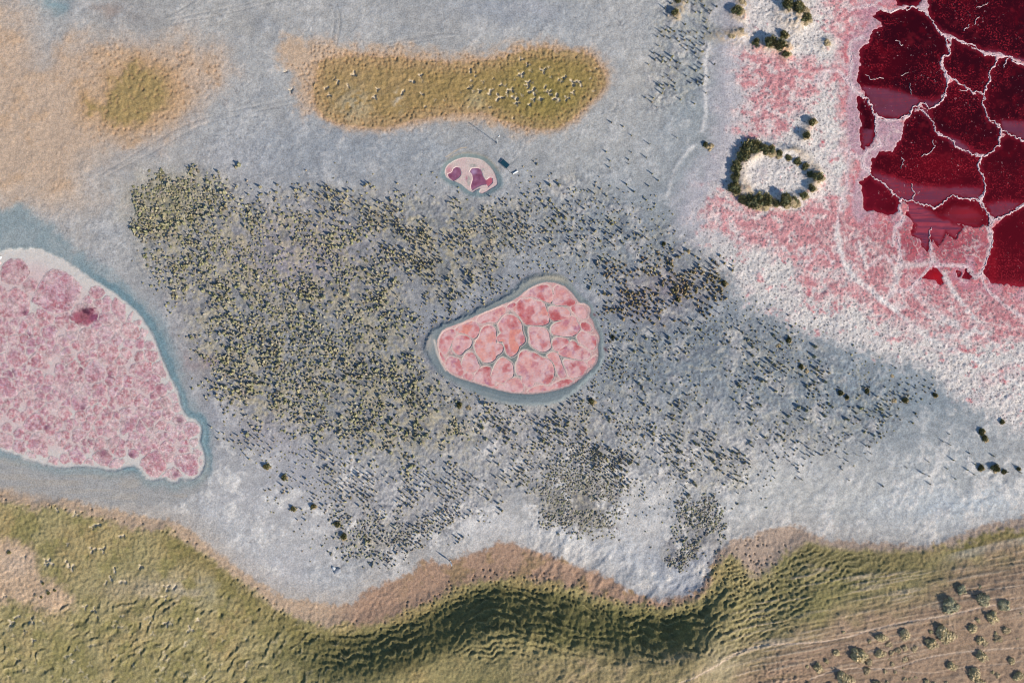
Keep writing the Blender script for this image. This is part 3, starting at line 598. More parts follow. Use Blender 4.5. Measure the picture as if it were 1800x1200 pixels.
    col *= (1 + (ob * (.07 * n3 + .06 * n4 + .05 * n5 + .05 * n2)))[..., None]
    st = vn((X * .985 - Y * .17) / 60, (Y * .985 + X * .17) / 2.6, 53) + .6 * vn((X * .97 - Y * .24) / 80, (Y * .97 + X * .24) / 1.9, 54)
    zs = ob * ss(.0, .3, ss(1180, 1320, X) * ss(30, 60, ds)) * ss(140, -10, F_BR(X, Y) * .8)
    zs = zs * ss(1230, 1330, X + .6 * (Y - 1100)) + .25 * flat
    h += .07 * zs * st; mix(zs * ss(.2, .9, st) * .6, S(184, 168, 150)); mix(zs * ss(.3, 1.0, -st) * .4, S(112, 104, 78))
    hz = np.exp(-((X - 1330) / 55) ** 2 - ((Y - 1010) / 55) ** 2)
    w3, r3 = worley(X / 7.5, Y / 7.0 + 5, 55)
    dots = ss(.36, .16, w3) * (r3 < .75 * hz + .55 * ss(26, 6, np.abs(ds - 10)) * ss(640, 720, X) * (X < 1260) + .2 * ss(12, 0, np.abs(ds)) * (X < 640)) * ss(-10, 10, d1)
    h -= .2 * dots; mix(dots * .3, S(110, 96, 72))
    w4, r4 = worley(X / 8.5, Y / 4.6 + 15, 58)
    cob = ss(.5, .2, w4) * np.exp(-((X - 1010) / 48) ** 2 - ((Y - 1195) / 22) ** 2) + ss(.5, .2, w4) * .7 * np.exp(-((X - 1365) / 70) ** 2 - ((Y - 1195) / 40) ** 2)
    h += .22 * cob; mix(np.clip(cob * 1.2, 0, 1) * .5, S(180, 150, 126))

    # scars where the turf is gone
    for x, y, s, k, ph, ph2, lobes in STARS:
        m = (np.abs(X - x) < s * 1.8) & (np.abs(Y - y) < s * 1.8)
        if not m.any(): continue
        dx = X[m] - x; dy = Y[m] - y
        th = np.arctan2(dy, dx); r = np.hypot(dx, dy)
        rad = 1.12 * s * (.22 + .85 * np.abs(np.cos(lobes * .5 * th + ph)) ** 2.4 + .15 * np.sin(3 * th + ph2)) + .7 * n4[m]
        q = ss(.6, -.9, r - rad) * k
        h[m] -= .3 * q
        c = col[m]; col[m] = c + (S(206, 196, 180) - c) * q[:, None] * .95
    # wheel tracks and foot tracks
    for line, w, k in TRACKS:
        xs = [p[0] for p in line]; ys = [p[1] for p in line]
        m = (X > min(xs) - 6) & (X < max(xs) + 6) & (Y > min(ys) - 6) & (Y < max(ys) + 6)
        if not m.any(): continue
        q = ss(w + .9, w * .3, seg_dist(chaikin(line, 2, False), X[m] + .6 * n3[m], Y[m] + .6 * n4[m])) * ss(-.9, .1, n2[m] + .4)
        h[m] -= .045 * q
        col[m] *= (1 - k * q * .8)[:, None]
    pathm = np.zeros(shp, np.float32)
    for line, w, k in PATHS:
        xs = [p[0] for p in line]; ys = [p[1] for p in line]
        m = (X > min(xs) - 6) & (X < max(xs) + 6) & (Y > min(ys) - 6) & (Y < max(ys) + 6)
        if not m.any(): continue
        q = ss(w + .9, w * .2, seg_dist(chaikin(line, 2, False), X[m] + .7 * n3[m], Y[m] + .7 * n4[m]))
        h[m] -= .05 * q; pathm[m] = np.maximum(pathm[m], q)
        c = col[m]; col[m] = c + (S(206, 186, 170) - c) * np.minimum(1, q * k * 1.5)[:, None]

    # salt shore
    d = F_SH(wx - 3 * n2, wy)
    up = ss(480, 380, Y)
    sh = ss(-8, 10, d + 5 * n3 + 3 * n4) * (1 - up) + ss(-15, 40, d + 10 * n2) * up
    mix(sh * up * .85, S(178, 175, 187))
    core = ss(-4, 26, d + 9 * n3) * (1 - up) + ss(15, 85, d + 16 * n2 + 6 * n3) * up
    mix(core * .95, S(211, 206, 206)); mix(core * ss(.1, .9, n6 + .5 * n2) * .5, S(184, 182, 188)); mix(core * ss(.1, .8, -n6 + .4 * n3) * .4, S(220, 217, 218))
    spk = spk + core * .75 * (1 - ss(0, 60, F_CR(X, Y) + 80) * .6) + .3 * sh
    P = np.zeros(shp, np.float32)
    for cx, cy, rx, ry, k in PINKS:
        P += k * np.exp(-(((wx - cx) / rx) ** 2 + ((wy - cy) / ry) ** 2))
    isl = np.minimum(1, np.exp(-(((X - 1366) / 82) ** 2 + ((Y - 309) / 62) ** 2) ** 3) + np.exp(-(((X - 1400) / 62) ** 2 + ((Y - 40) / 60) ** 2) ** 2) + np.exp(-(((X - 1418) / 26) ** 2 + ((Y - 230) / 36) ** 2) ** 2) + np.exp(-(((X - 1450) / 26) ** 2 + ((Y - 85) / 26) ** 2) ** 2))
    P *= (1 - .9 * isl) * 1.2
    pat = fbm((X + 5 * n2) / 15 + 50, (Y + 5 * n2) / 12 + 9, 4, 3) * .75 + .3 * n3 + .22 * n4 + .2 * n5
    pk = ss(.0, .2, pat * .95 + P * 1.4 - .5) * core
    mix(pk * .75, S(206, 152, 158)); mix(ss(.12, .38, pat + P * 1.4 - .78) * core * .9, S(186, 88, 102)); mix(ss(.55, .8, pat + P * 1.1 - .62) * core * .8, S(158, 62, 82))
    mix(core * ss(.05, .6, P + .2 * n2 + .1 * n3) * .55, S(206, 164, 170)); mix(core * ss(.15, .4, -pat + .1 * n5) * ss(.2, .5, P) * .55, S(216, 206, 208))
    near_l = ss(-170, -20, F_W(X, Y)) * ss(-5, 30, F_SH(X, Y)) * (1 - isl)
    fl_ = vn((F_W(X, Y) + 6 * n2 + 3 * n3) / 4.5, (X + Y) / 90, 24) + .4 * n3
    mix(core * near_l * ss(.1, .8, fl_) * .5 * ss(340, 430, Y), S(222, 214, 214)); mix(core * near_l * ss(.2, .9, -fl_) * .45 * ss(340, 430, Y), S(188, 112, 124))
    vein = ss(.93, .995, 1 - np.abs(fbm(X / 26 + 4, Y / 26 + 44, 3, 26))) + ss(.94, .995, 1 - np.abs(fbm(X / 13 + 14, Y / 13 + 24, 2, 29))) * .6
    # smooth rosy crust round the lake
    wat = F_W(sx + 1.6 * n3 + .8 * n5, sy + 1.8 * vn(X / 6 + 40, Y / 6, 41))
    lz = ss(-46, -8, F_W(wx, wy)) * ss(1425, 1470, X + 10 * n2) * (1 - .9 * isl) * ss(505, 420, Y - .35 * (X - 1500) + 20 * n2)
    mix(lz * .9, S(190, 126, 142)); mix(lz * ss(-.15, .3, n2 + .5 * n3 + .25 * n5) * .75, S(206, 122, 128)); mix(lz * ss(.3, .7, n6 + .5 * n3) * .7, S(178, 84, 100)); mix(lz * ss(.3, .9, n3 - .2 * n2) * .35, S(214, 165, 165)); mix(lz * ss(.1, .8, -n2 + .3 * n1) * .5, S(182, 140, 160))
    cr = ss(-4, 4, F_CR(sx + 2 * n2, sy + 2 * n2)); mix(cr * .85, S(182, 150, 166)); mix(cr * ss(.1, .8, n2 + .4 * n3) * .3, S(205, 190, 200))
    red = np.exp(-(((wx - 1695) / 62) ** 2 + ((wy - 428) / 38) ** 2)); red = np.maximum(red, .8 * np.exp(-(((wx - 1600) / 50) ** 2 + ((wy - 425) / 40) ** 2))) * ss(-.7, .3, n2 + .6 * n3 + .3); mix(np.clip(red * 1.15, 0, 1) * .85, S(150, 58, 80)); mix(red * ss(.1, .9, n3 + .4 * n2) * .6, S(190, 100, 110))
    for line, w, k in BANDS:
        xs = [p[0] for p in line]; ys = [p[1] for p in line]
        m = (X > min(xs) - 18) & (X < max(xs) + 18) & (Y > min(ys) - 18) & (Y < max(ys) + 18)
        if not m.any(): continue
        q = ss(w + 3.5, w * .2, seg_dist(chaikin(line, 2, False), X[m] + 1.5 * n3[m] + 2 * n2[m], Y[m] + 1.5 * n4[m] + 2 * n2[m])) * k * ss(-1, .2, n3[m] + .3)
        h[m] += .05 * q
        c = col[m]; col[m] = c + (S(222, 220, 222) - c) * (q * .85)[:, None]
        spk[m] *= 1 - .5 * q
    vein = np.clip(vein, 0, 1) * near_l * core; mix(vein * .6, S(222, 202, 204)); h += .03 * vein
    crs = ss(3, -1.5, F_RD(sx, sy) + 1.2 * n4)
    # land near the lake sinks to the water
    low = ss(150, 10, -F_W(X, Y) * 1.0) * ss(-5, 60, F_SH(X, Y))
    h = h * (1 - low) + low * (.07 + .012 * n3 + .01 * n4 + .03 * n2 * (1 - lz))
    mix(crs * .8 * (F_RD(X, Y) < 30), S(218, 200, 206))
    h = h + core * (.04 * b5 + .03 * n5 + .03 * n3) * (1 - .7 * lz)
    h = np.where(F_W(X, Y) > -30, h - .24 * ss(-2.5, 2.0, wat), h)
    # ring of small dunes on the shore
    rr = np.hypot((X - RINGC[0]) / 66, (Y - RINGC[1]) / 46)
    th = np.arctan2(Y - RINGC[1], X - RINGC[0])
    ring = np.exp(-((rr - 1) / .2) ** 2) * (.75 + .25 * np.sin(5 * th + 1))
    h += ring * (.75 + .25 * n2); mix(ring * ss(-.7, .2, n2 + n3 * .5) * .75, S(186, 164, 132)); spk *= 1 - .6 * ring
    for cx, cy, rx, ry, k in [(1390, 22, 24, 26, .9), (1405, 42, 14, 14, .6), (1358, 82, 34, 11, .8), (1380, 92, 12, 14, .5), (1297, 22, 16, 22, .5), (1300, 62, 16, 12, .4), (1414, 238, 9, 12, .6), (1422, 216, 8, 10, .5), (1188, 30, 10, 12, .5), (1197, 8, 8, 14, .4), (1450, 78, 12, 10, .4), (1275, 65, 24, 10, .3)]:
        e = np.exp(-(((X - cx) / rx) ** 2 + ((Y - cy) / ry) ** 2))
        h += k * e * (1 + .3 * n3); mix(np.clip(e * 1.1, 0, 1) * ss(-.8, .2, n3 + .3 * n2) * .7, S(188, 162, 124)); spk *= 1 - .5 * e

    # left pond: teal rim, mud, pale floor
    d = F_LRIM(wx, wy); rim = ss(-14, 12, d + 9 * n2 + 3 * n3)
    mix(rim * .75, S(138, 154, 162)); mix(rim * ss(-.2, .7, n2 + .3 * n3) * .5, S(124, 144, 154))
    dl = F_LEFT(sx, sy); tl = ss(-17, -9, dl + 3 * n2) * ss(120, 190, X); mix(tl * .8, S(104, 134, 148)); mix(ss(-9, -6, dl + n3) * ss(-2, -5, dl) * .35 * ss(560, 640, X * .6 + Y * .6), S(150, 170, 178))
    md = ss(-10, 6, F_LMUD(wx, wy)); mix(md * .9, S(158, 158, 160)); mix(md * ss(.1, .6, vn((X + Y * .2) / 50, Y / 5, 36)) * .3, S(176, 166, 154))
    mix(md * ss(12, -4, F_LEFT(wx, wy) + 16) * 0 + md * ss(-22, -4, F_LEFT(X, Y)) * .6, S(128, 148, 156))
    d = F_LEFT(sx + 1.5 * n2, sy + 1.5 * n2)
    fl = ss(-4.5, 3, d + 1.5 * n3)
    mix(fl * .95, S(206, 201, 200)); mix(fl * ss(8, 45, d) * .6, S(206, 176, 182)); mix(fl * ss(.1, .8, n2 + .4 * n3) * ss(30, 70, d) * .5, S(198, 204, 200))
    calm = np.maximum(np.maximum(rim, md), fl)
    spk *= 1 - calm * .9
    h = h * (1 - calm) + calm * (.30 + .25 * ss(6, -40, d) * 0 - .1 * fl + .006 * n4 + .012 * n3)
    h += .05 * calm * ss(.5, -3, F_LEFT(X, Y)) * ss(-9, -3, F_LEFT(X, Y))
    # small pond
    near = (X > 745) & (X < 915) & (Y > 245) & (Y < 375)
    if near.any():
        dr = F_SMR(X + 1.5 * n3 * .6, Y + n4); d = F_SM(X + .35 * n3, Y + .35 * n4)
        rim = ss(-6, 2, dr) * near; mix(rim * .8 * ss(300, 285, Y - .25 * (X - 820)), S(158, 152, 140)); mix(rim * ss(-8.5, -4.5, d) * .9, S(122, 138, 142)); mix(rim * ss(295, 310, Y) * .8, S(124, 142, 150))
        bd = seg_dist(T(740, 240, 9, [(400, 335), (540, 240), (640, 190), (720, 180)]), X, Y); mix(ss(1.6, .4, bd) * near * .6, S(206, 182, 150))
        fl = ss(-1.2, .9, d) * near
        mix(fl * .97, S(203, 186, 184)); mix(fl * ss(.0, .6, n2 + .5 * n3) * .4, S(206, 170, 176)); mix(fl * np.exp(-(((X - 790) / 6) ** 2 + ((Y - 299) / 7) ** 2)) * .8, S(196, 130, 145))
        for gx, gy, rx, ry in [(832, 291.5, 7, 3), (824, 318, 3.2, 9), (849, 302, 3, 7)]:
            mix(fl * .8 * np.exp(-(((X - gx) / rx) ** 2 + ((Y - gy) / ry) ** 2) ** 2) * ss(-1, .2, n4 + n3), S(150, 154, 152))
        mix(fl * .8 * np.exp(-(((X - 820) / 2.2) ** 2 + ((Y - 314) / 4) ** 2)), S(176, 112, 134))
        spk *= 1 - rim * .85
        pool = np.maximum(F_PA(X, Y), F_PB(X, Y))
        e = fl * ss(-1.6, -.2, pool) * ss(1, -.2, pool); mix(e * .7, S(216, 200, 204))
        h = h * (1 - rim) + rim * (.38 - .12 * ss(-10, 0, d) - .09 * fl + .006 * n4)
        h -= .14 * near * ss(-.9, .7, pool)
    # oval pond on its low mound
    near = (X > 715) & (X < 1095) & (Y > 450) & (Y < 745)
    if near.any():
        do = F_POUT(X + 1.4 * n3 + .6 * n4, Y + 1.2 * n3 + .6 * n4); d = F_PIN(X + .5 * n3, Y + .5 * n4); dp = F_PLATE(X + .25 * n4, Y + .25 * n3)
        halo = ss(-16, 0, do) * near
        mix(halo * .5 * ss(690, 640, Y), S(140, 142, 156))
        mix(halo * .6 * ss(690, 715, Y), S(176, 174, 172))
        rim = ss(-5, 5, do + .8 * n3) * near
        mix(rim * .93, S(122, 135, 143)); mix(rim * .3 * ss(0, .8, n6), S(140, 148, 150))
        up2 = ss(600, 520, Y) * ss(1, -6, d)
        mix(rim * up2 * .7 * ss(0, 10, do), S(148, 150, 146)); mix(rim * np.exp(-(((X - 975) / 40) ** 2 + ((Y - 489) / 9) ** 2)) * .8, S(170, 164, 150))
        mix(rim * np.exp(-(((X - 752) / 9) ** 2 + ((Y - 600) / 18) ** 2)) * .7, S(172, 164, 158))
        stp = vn((d + 60) / 2.4, X / 200 + Y / 150, 60); mix(rim * ss(.2, .8, stp) * ss(640, 665, Y) * .45, S(160, 164, 162)); mix(rim * ss(.2, .8, -stp) * ss(630, 655, Y) * .55, S(96, 116, 128)); mix(rim * ss(4, -2, do) * ss(-8, -2, do) * .7 * ss(1000, 800, X + .5 * (Y - 500)), S(84, 100, 120)); mix(rim * ss(-9, -2, d) * ss(2, -1, d) * .6, S(104, 118, 126))  # blue-grey band on the north-west outer slope is painted shade
        wh = near * np.exp(-((seg_dist([(764, 598), (769, 620), (777, 638), (784, 650)], X, Y)) / 2.2) ** 2); mix(wh * .8, S(206, 196, 190))
        wh = near * np.exp(-((seg_dist([(1038, 562), (1046, 580), (1050, 592)], X, Y)) / 3) ** 2); mix(wh * .6, S(196, 190, 186))
        inn = ss(-1.5, 1.5, d) * near
        mix(inn * .97, S(116, 126, 126))
        small = ss(.15, .55, .35 * fbm(X / 14 + 3, Y / 14, 3, 61) + .75 * ss(46, 4, d) + .1 * n4); mix(inn * small * .85, S(206, 164, 164)); mix(inn * small * ss(0, .7, n2) * .4, S(196, 138, 144))
        sal = ss(-3.2, -1.2, dp) * ss(.8, -.2, dp) * inn; mix(sal * .6, S(212, 192, 188))
        for cx, cy, rx, ry in [(1044, 566, 5, 9), (1060, 590, 5, 7), (1062, 610, 3, 5)]:
            pass
        spk *= 1 - rim * .95
        h = h * (1 - rim) + rim * (.36 + .22 * ss(-2, 7, do + .5 * n4) * (1 - .35 * ss(2, 26, do)) + .006 * n4)
        h -= inn * .05
        h -= near * inn * .11 * ss(-.6, .9, dp) * (.3 + .7 * ss(12, 40, F_PIN(X, Y)))
        for cx, cy, rx, ry in [(1056, 588, 4, 8), (1044, 553, 3, 4), (1064, 614, 3, 4)]:
            mix(near * .9 * np.exp(-(((X - cx - .6 * (Y - cy)) / rx) ** 2 + ((Y - cy) / ry) ** 2)) * ss(-.5, .3, n3), S(84, 40, 60))
    col = np.clip(col, .004, .85)
    return col, h.astype(np.float32), np.clip(spk, 0, 1).astype(np.float32), pathm


def wpos(x, y):
    return (x - 900) * .1, (600 - y) * .1


# ------------------------------------------------------------------ materials
def new_mat(name):
    m = bpy.data.materials.new(name)
    m.use_nodes = True
    return m, m.node_tree, m.node_tree.nodes['Principled BSDF']


def node(nt, kind, **kw):
    n = nt.nodes.new(kind)
    for k, v in kw.items():
        setattr(n, k, v)
    return n


def math_n(nt, op, a, b=None, clamp=False):
    n = node(nt, 'ShaderNodeMath', operation=op, use_clamp=clamp)
    for i, v in enumerate((a, b)):
        if v is None: continue
        if isinstance(v, (int, float)): n.inputs[i].default_value = v
        else: nt.links.new(v, n.inputs[i])
    return n.outputs[0]


def noise_n(nt, pos, scale, detail=3, rough=.6, stretch=None):
    src = pos
    if stretch:
        mp = node(nt, 'ShaderNodeMapping')
        nt.links.new(pos, mp.inputs[0]); mp.inputs['Scale'].default_value = stretch
        src = mp.outputs[0]
    n = node(nt, 'ShaderNodeTexNoise')
    nt.links.new(src, n.inputs['Vector'])
    n.inputs['Scale'].default_value = scale; n.inputs['Detail'].default_value = detail; n.inputs['Roughness'].default_value = rough
    return n.outputs[0]


def rng_n(nt, v, a, b, c, d):
    n = node(nt, 'ShaderNodeMapRange')
    nt.links.new(v, n.inputs[0])
    for i, q in enumerate((a, b, c, d)): n.inputs[i + 1].default_value = q
    return n.outputs[0]


def mul_col(nt, colsock, fac):
    n = node(nt, 'ShaderNodeVectorMath', operation='SCALE')
    nt.links.new(colsock, n.inputs[0]); nt.links.new(fac, n.inputs['Scale'])
    return n.outputs[0]


def mix_col(nt, fac, a, b):
    n = node(nt, 'ShaderNodeMix', data_type='RGBA')
    nt.links.new(fac, n.inputs[0]); nt.links.new(a, n.inputs[6])
    if isinstance(b, tuple): n.inputs[7].default_value = b
    else: nt.links.new(b, n.inputs[7])
    return n.outputs[2]


def land_mat(name, grain=.28, bump=.5, speck=1.0, rough=.9, scale=4.2):
    m, nt, p = new_mat(name)
    at = node(nt, 'ShaderNodeAttribute', attribute_name='tint')
    geo = node(nt, 'ShaderNodeNewGeometry')
    pos = geo.outputs['Position']
    a = noise_n(nt, pos, scale, 4, .72)
    b = noise_n(nt, pos, scale * .3, 3, .6)
    g = math_n(nt, 'ADD', rng_n(nt, a, .3, .7, 1 - grain, 1 + grain), rng_n(nt, b, .3, .7, -grain * .35, grain * .35))
    c = mul_col(nt, at.outputs['Color'], g)
    # warm and cool grains
    t = noise_n(nt, pos, scale * 1.7, 2, .5)
    sep = node(nt, 'ShaderNodeCombineColor')
    nt.links.new(rng_n(nt, t, .3, .7, .93, 1.07), sep.inputs[0]); sep.inputs[1].default_value = 1.0
    nt.links.new(rng_n(nt, t, .3, .7, 1.07, .93), sep.inputs[2])
    vm = node(nt, 'ShaderNodeVectorMath', operation='MULTIPLY')
    nt.links.new(c, vm.inputs[0]); nt.links.new(sep.outputs[0], vm.inputs[1])
    c = vm.outputs[0]
    if speck:
        sp = node(nt, 'ShaderNodeAttribute', attribute_name='speckle')
        v = node(nt, 'ShaderNodeTexVoronoi')
        nt.links.new(pos, v.inputs['Vector']); v.inputs['Scale'].default_value = 1.75
        d = rng_n(nt, v.outputs['Distance'], .2, .4, 1, 0)
        sx = node(nt, 'ShaderNodeSeparateColor'); nt.links.new(v.outputs['Color'], sx.inputs[0])
        keep = rng_n(nt, sx.outputs[0], .35, .6, 0, 1)
        f = math_n(nt, 'MULTIPLY', math_n(nt, 'MULTIPLY', d, keep), sp.outputs['Fac'])
        n2 = noise_n(nt, pos, 3.2, 2, .6)
        f2 = math_n(nt, 'MULTIPLY', rng_n(nt, n2, .56, .68, 0, .8), sp.outputs['Fac'])
        f = math_n(nt, 'MAXIMUM', f, f2, clamp=True)
        f = math_n(nt, 'MULTIPLY', f, .8 * speck)
        c = mix_col(nt, f, c, (.13, .12, .13, 1))
    nt.links.new(c, p.inputs['Base Color'])
    p.inputs['Roughness'].default_value = rough
    p.inputs['Specular IOR Level'].default_value = .15
    if bump:
        bp = node(nt, 'ShaderNodeBump')
        bp.inputs['Strength'].default_value = bump; bp.inputs['Distance'].default_value = .16
        nt.links.new(a, bp.inputs['Height']); nt.links.new(bp.outputs[0], p.inputs['Normal'])
    return m


M_LAND = land_mat('dry_ground', grain=.3, bump=.45)
M_SALT = land_mat('salt_crust', grain=.16, bump=.3, speck=.0, rough=.75)
M_PLATE = land_mat('pink_salt', grain=.10, bump=.15, speck=0, rough=.6, scale=2.6)
M_PLATE_L = land_mat('mottled_pink_salt', grain=.40, bump=.4, speck=0, rough=.6, scale=2.2)


def water_mat():
    m, nt, p = new_mat('red_brine')
    at = node(nt, 'ShaderNodeAttribute', attribute_name='tint')
    vl = node(nt, 'ShaderNodeAttribute', attribute_name='speckle')
    pos = node(nt, 'ShaderNodeNewGeometry').outputs['Position']
    a = noise_n(nt, pos, .9, 4, .7); b = noise_n(nt, pos, 3.2, 3, .7); big = noise_n(nt, pos, .12, 2, .5)
    f = math_n(nt, 'MULTIPLY', rng_n(nt, b, .5, .6, 0, 1), rng_n(nt, math_n(nt, 'ADD', a, math_n(nt, 'MULTIPLY', big, .7)), .82, 1.0, 0, 1), clamp=True)
    b2 = noise_n(nt, pos, .35, 3, .6)
    f = math_n(nt, 'MAXIMUM', f, rng_n(nt, b2, .58, .75, 0, .35))
    c = mix_col(nt, math_n(nt, 'MULTIPLY', f, .75), at.outputs['Color'], (.36, .018, .03, 1))
    # thin salt streaks drifted in the lee of the ridges
    st = noise_n(nt, pos, 1.0, 4, .65, (.1, 1.25, 1))
    c = mix_col(nt, math_n(nt, 'MULTIPLY', rng_n(nt, st, .46, .56, 0, 1.3), vl.outputs['Fac']), c, (.13, .03, .06, 1))
    k = noise_n(nt, pos, 1.7, 5, .75)
    k2 = noise_n(nt, pos, .25, 2, .6)
    fl = math_n(nt, 'MULTIPLY', rng_n(nt, k, .625, .65, 0, 1), rng_n(nt, k2, .5, .58, 0, 1))
    c = mix_col(nt, math_n(nt, 'MULTIPLY', fl, .75), c, (.62, .36, .38, 1))
    nt.links.new(c, p.inputs['Base Color'])
    p.inputs['Roughness'].default_value = .3; p.inputs['Specular IOR Level'].default_value = .1
    return m


M_WATER = water_mat()


def plain_mat(name, c, rough=.6, metal=0, spec=.3, var=.15, scale=6):
    m, nt, p = new_mat(name)
    pos = node(nt, 'ShaderNodeTexCoord').outputs['Object']
    n = noise_n(nt, pos, scale, 3, .6)
    rgb = node(nt, 'ShaderNodeRGB'); rgb.outputs[0].default_value = (*c, 1)
    nt.links.new(mul_col(nt, rgb.outputs[0], rng_n(nt, n, .3, .7, 1 - var, 1 + var)), p.inputs['Base Color'])
    p.inputs['Roughness'].default_value = rough; p.inputs['Metallic'].default_value = metal; p.inputs['Specular IOR Level'].default_value = spec
    return m


def leaf_mat(name, attr=True, c=(.1, .1, .05)):
    m, nt, p = new_mat(name)
    at = node(nt, 'ShaderNodeAttribute', attribute_name='tint')
    pos = node(nt, 'ShaderNodeNewGeometry').outputs['Position']
    n = noise_n(nt, pos, 1.1, 2, .6)
    nt.links.new(mul_col(nt, at.outputs['Color'], rng_n(nt, n, .3, .7, .72, 1.28)), p.inputs['Base Color'])
    p.inputs['Roughness'].default_value = .7; p.inputs['Specular IOR Level'].default_value = .2
    return m


M_LEAF = leaf_mat('dry_leaf')


# ------------------------------------------------------------------ mesh builders
def mesh_np(name, V, F, mat, tint=None, speck=None, smooth=True, quads=True):
    me = bpy.data.meshes.new(name)
    n = len(V); k = F.shape[1]
    me.vertices.add(n); me.vertices.foreach_set('co', np.asarray(V, np.float32).ravel())
    me.loops.add(F.size); me.loops.foreach_set('vertex_index', np.asarray(F, np.int32).ravel())
    me.polygons.add(len(F)); me.polygons.foreach_set('loop_start', np.arange(0, F.size, k, dtype=np.int32))
    me.polygons.foreach_set('use_smooth', np.full(len(F), smooth))
    if tint is not None:
        a = me.attributes.new('tint', 'FLOAT_COLOR', 'POINT')
        a.data.foreach_set('color', np.concatenate([tint, np.ones((n, 1), np.float32)], 1).astype(np.float32).ravel())
    if speck is not None:
        a = me.attributes.new('speckle', 'FLOAT', 'POINT')
        a.data.foreach_set('value', np.asarray(speck, np.float32).ravel())
    me.materials.append(mat)
    me.update(calc_edges=True)
    return me


def grid_faces(ny, nx):
    i = np.arange(ny * nx).reshape(ny, nx)
    # rows run down the map (towards -y), so this order faces up
    return np.stack([i[:-1, :-1], i[1:, :-1], i[1:, 1:], i[:-1, 1:]], -1).reshape(-1, 4)


def sub_mesh(name, X, Y, Z, col, spk, faces, mat):
    used, inv = np.unique(faces.ravel(), return_inverse=True)
    wx, wy = wpos(X.ravel()[used], Y.ravel()[used])
    V = np.stack([wx, wy, Z.ravel()[used]], 1)
    return mesh_np(name, V, inv.reshape(faces.shape), mat, col.reshape(-1, 3)[used], spk.ravel()[used])


def graded(lo, hi, step, far, n):
    inner = np.arange(lo, hi + .01, step)
    t = np.arange(1, n + 1); g = (far / (step * n)) ** (1 / n)
    # geometric growth
    r = 1.19
    out = np.cumsum(step * r ** t); out = out * min(1, far / out[-1]) if out[-1] > far else out
    mid = np.arange(8, 305, 8.0); out = np.concatenate([mid, mid[-1] + np.cumsum(8 * 1.22 ** np.arange(1, 38))])
    return np.concatenate([lo - out[::-1], inner, inner[-1] + out])


# ------------------------------------------------------------------ the land: one height field, cut into its named pieces
xs = graded(-50, 1850, 1.6, 40000, 48)
ys = graded(-40, 1240, 1.6, 40000, 48)
GX, GY = np.meshgrid(xs, ys)
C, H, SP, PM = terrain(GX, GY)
faces = grid_faces(len(ys), len(xs))
fc = faces[:, 0]
cx = GX.ravel()[faces].mean(1); cy = GY.ravel()[faces].mean(1)
f_pond = F_POUT(cx, cy) > 6
f_small = F_SMR(cx, cy) > 3
f_left = (F_LEFT(cx, cy) > 0)
f_bank = (F_B2(cx, cy) > 0)
f_path = (PM.ravel()[faces].mean(1) > .45) & f_bank
f_shore = (F_SH(cx, cy) > 4)
f_olive = F_OL(cx, cy) > 0
zone = np.zeros(len(faces), int)
zone[f_olive] = 6
zone[f_shore] = 1; zone[f_bank] = 2; zone[f_path] = 3; zone[f_left] = 4; zone[f_pond | f_small] = 9
ground = None
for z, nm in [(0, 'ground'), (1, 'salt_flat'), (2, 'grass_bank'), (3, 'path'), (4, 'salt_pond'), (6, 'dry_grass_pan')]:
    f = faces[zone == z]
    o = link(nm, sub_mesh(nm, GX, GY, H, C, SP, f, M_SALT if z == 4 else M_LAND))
    tag(o, kind='structure')
    if z == 4: left_pond = o
HGRID = H


def ground_z(x, y):
    i = int(np.clip(np.searchsorted(xs, x), 1, len(xs) - 1)); j = int(np.clip(np.searchsorted(ys, y), 1, len(ys) - 1))
    return float(HGRID[j, i])


def fine_patch(name, box, step, fld, thr):
    gx, gy = np.meshgrid(np.arange(box[0], box[2], step), np.arange(box[1], box[3], step))
    c, h, s, _ = terrain(gx, gy)
    f = grid_faces(*gx.shape)
    m = fld(gx.ravel()[f].mean(1), gy.ravel()[f].mean(1)) > thr
    o = link(name, sub_mesh(name, gx, gy, h + .004, c, s, f[m], M_SALT))
    tag(o, kind='structure')
    return o


oval_pond = fine_patch('salt_pond', (735, 470, 1075, 725), .8, F_POUT, 3.5)
small_pond = fine_patch('salt_pond', (765, 260, 890, 355), .55, F_SMR, 1.2)


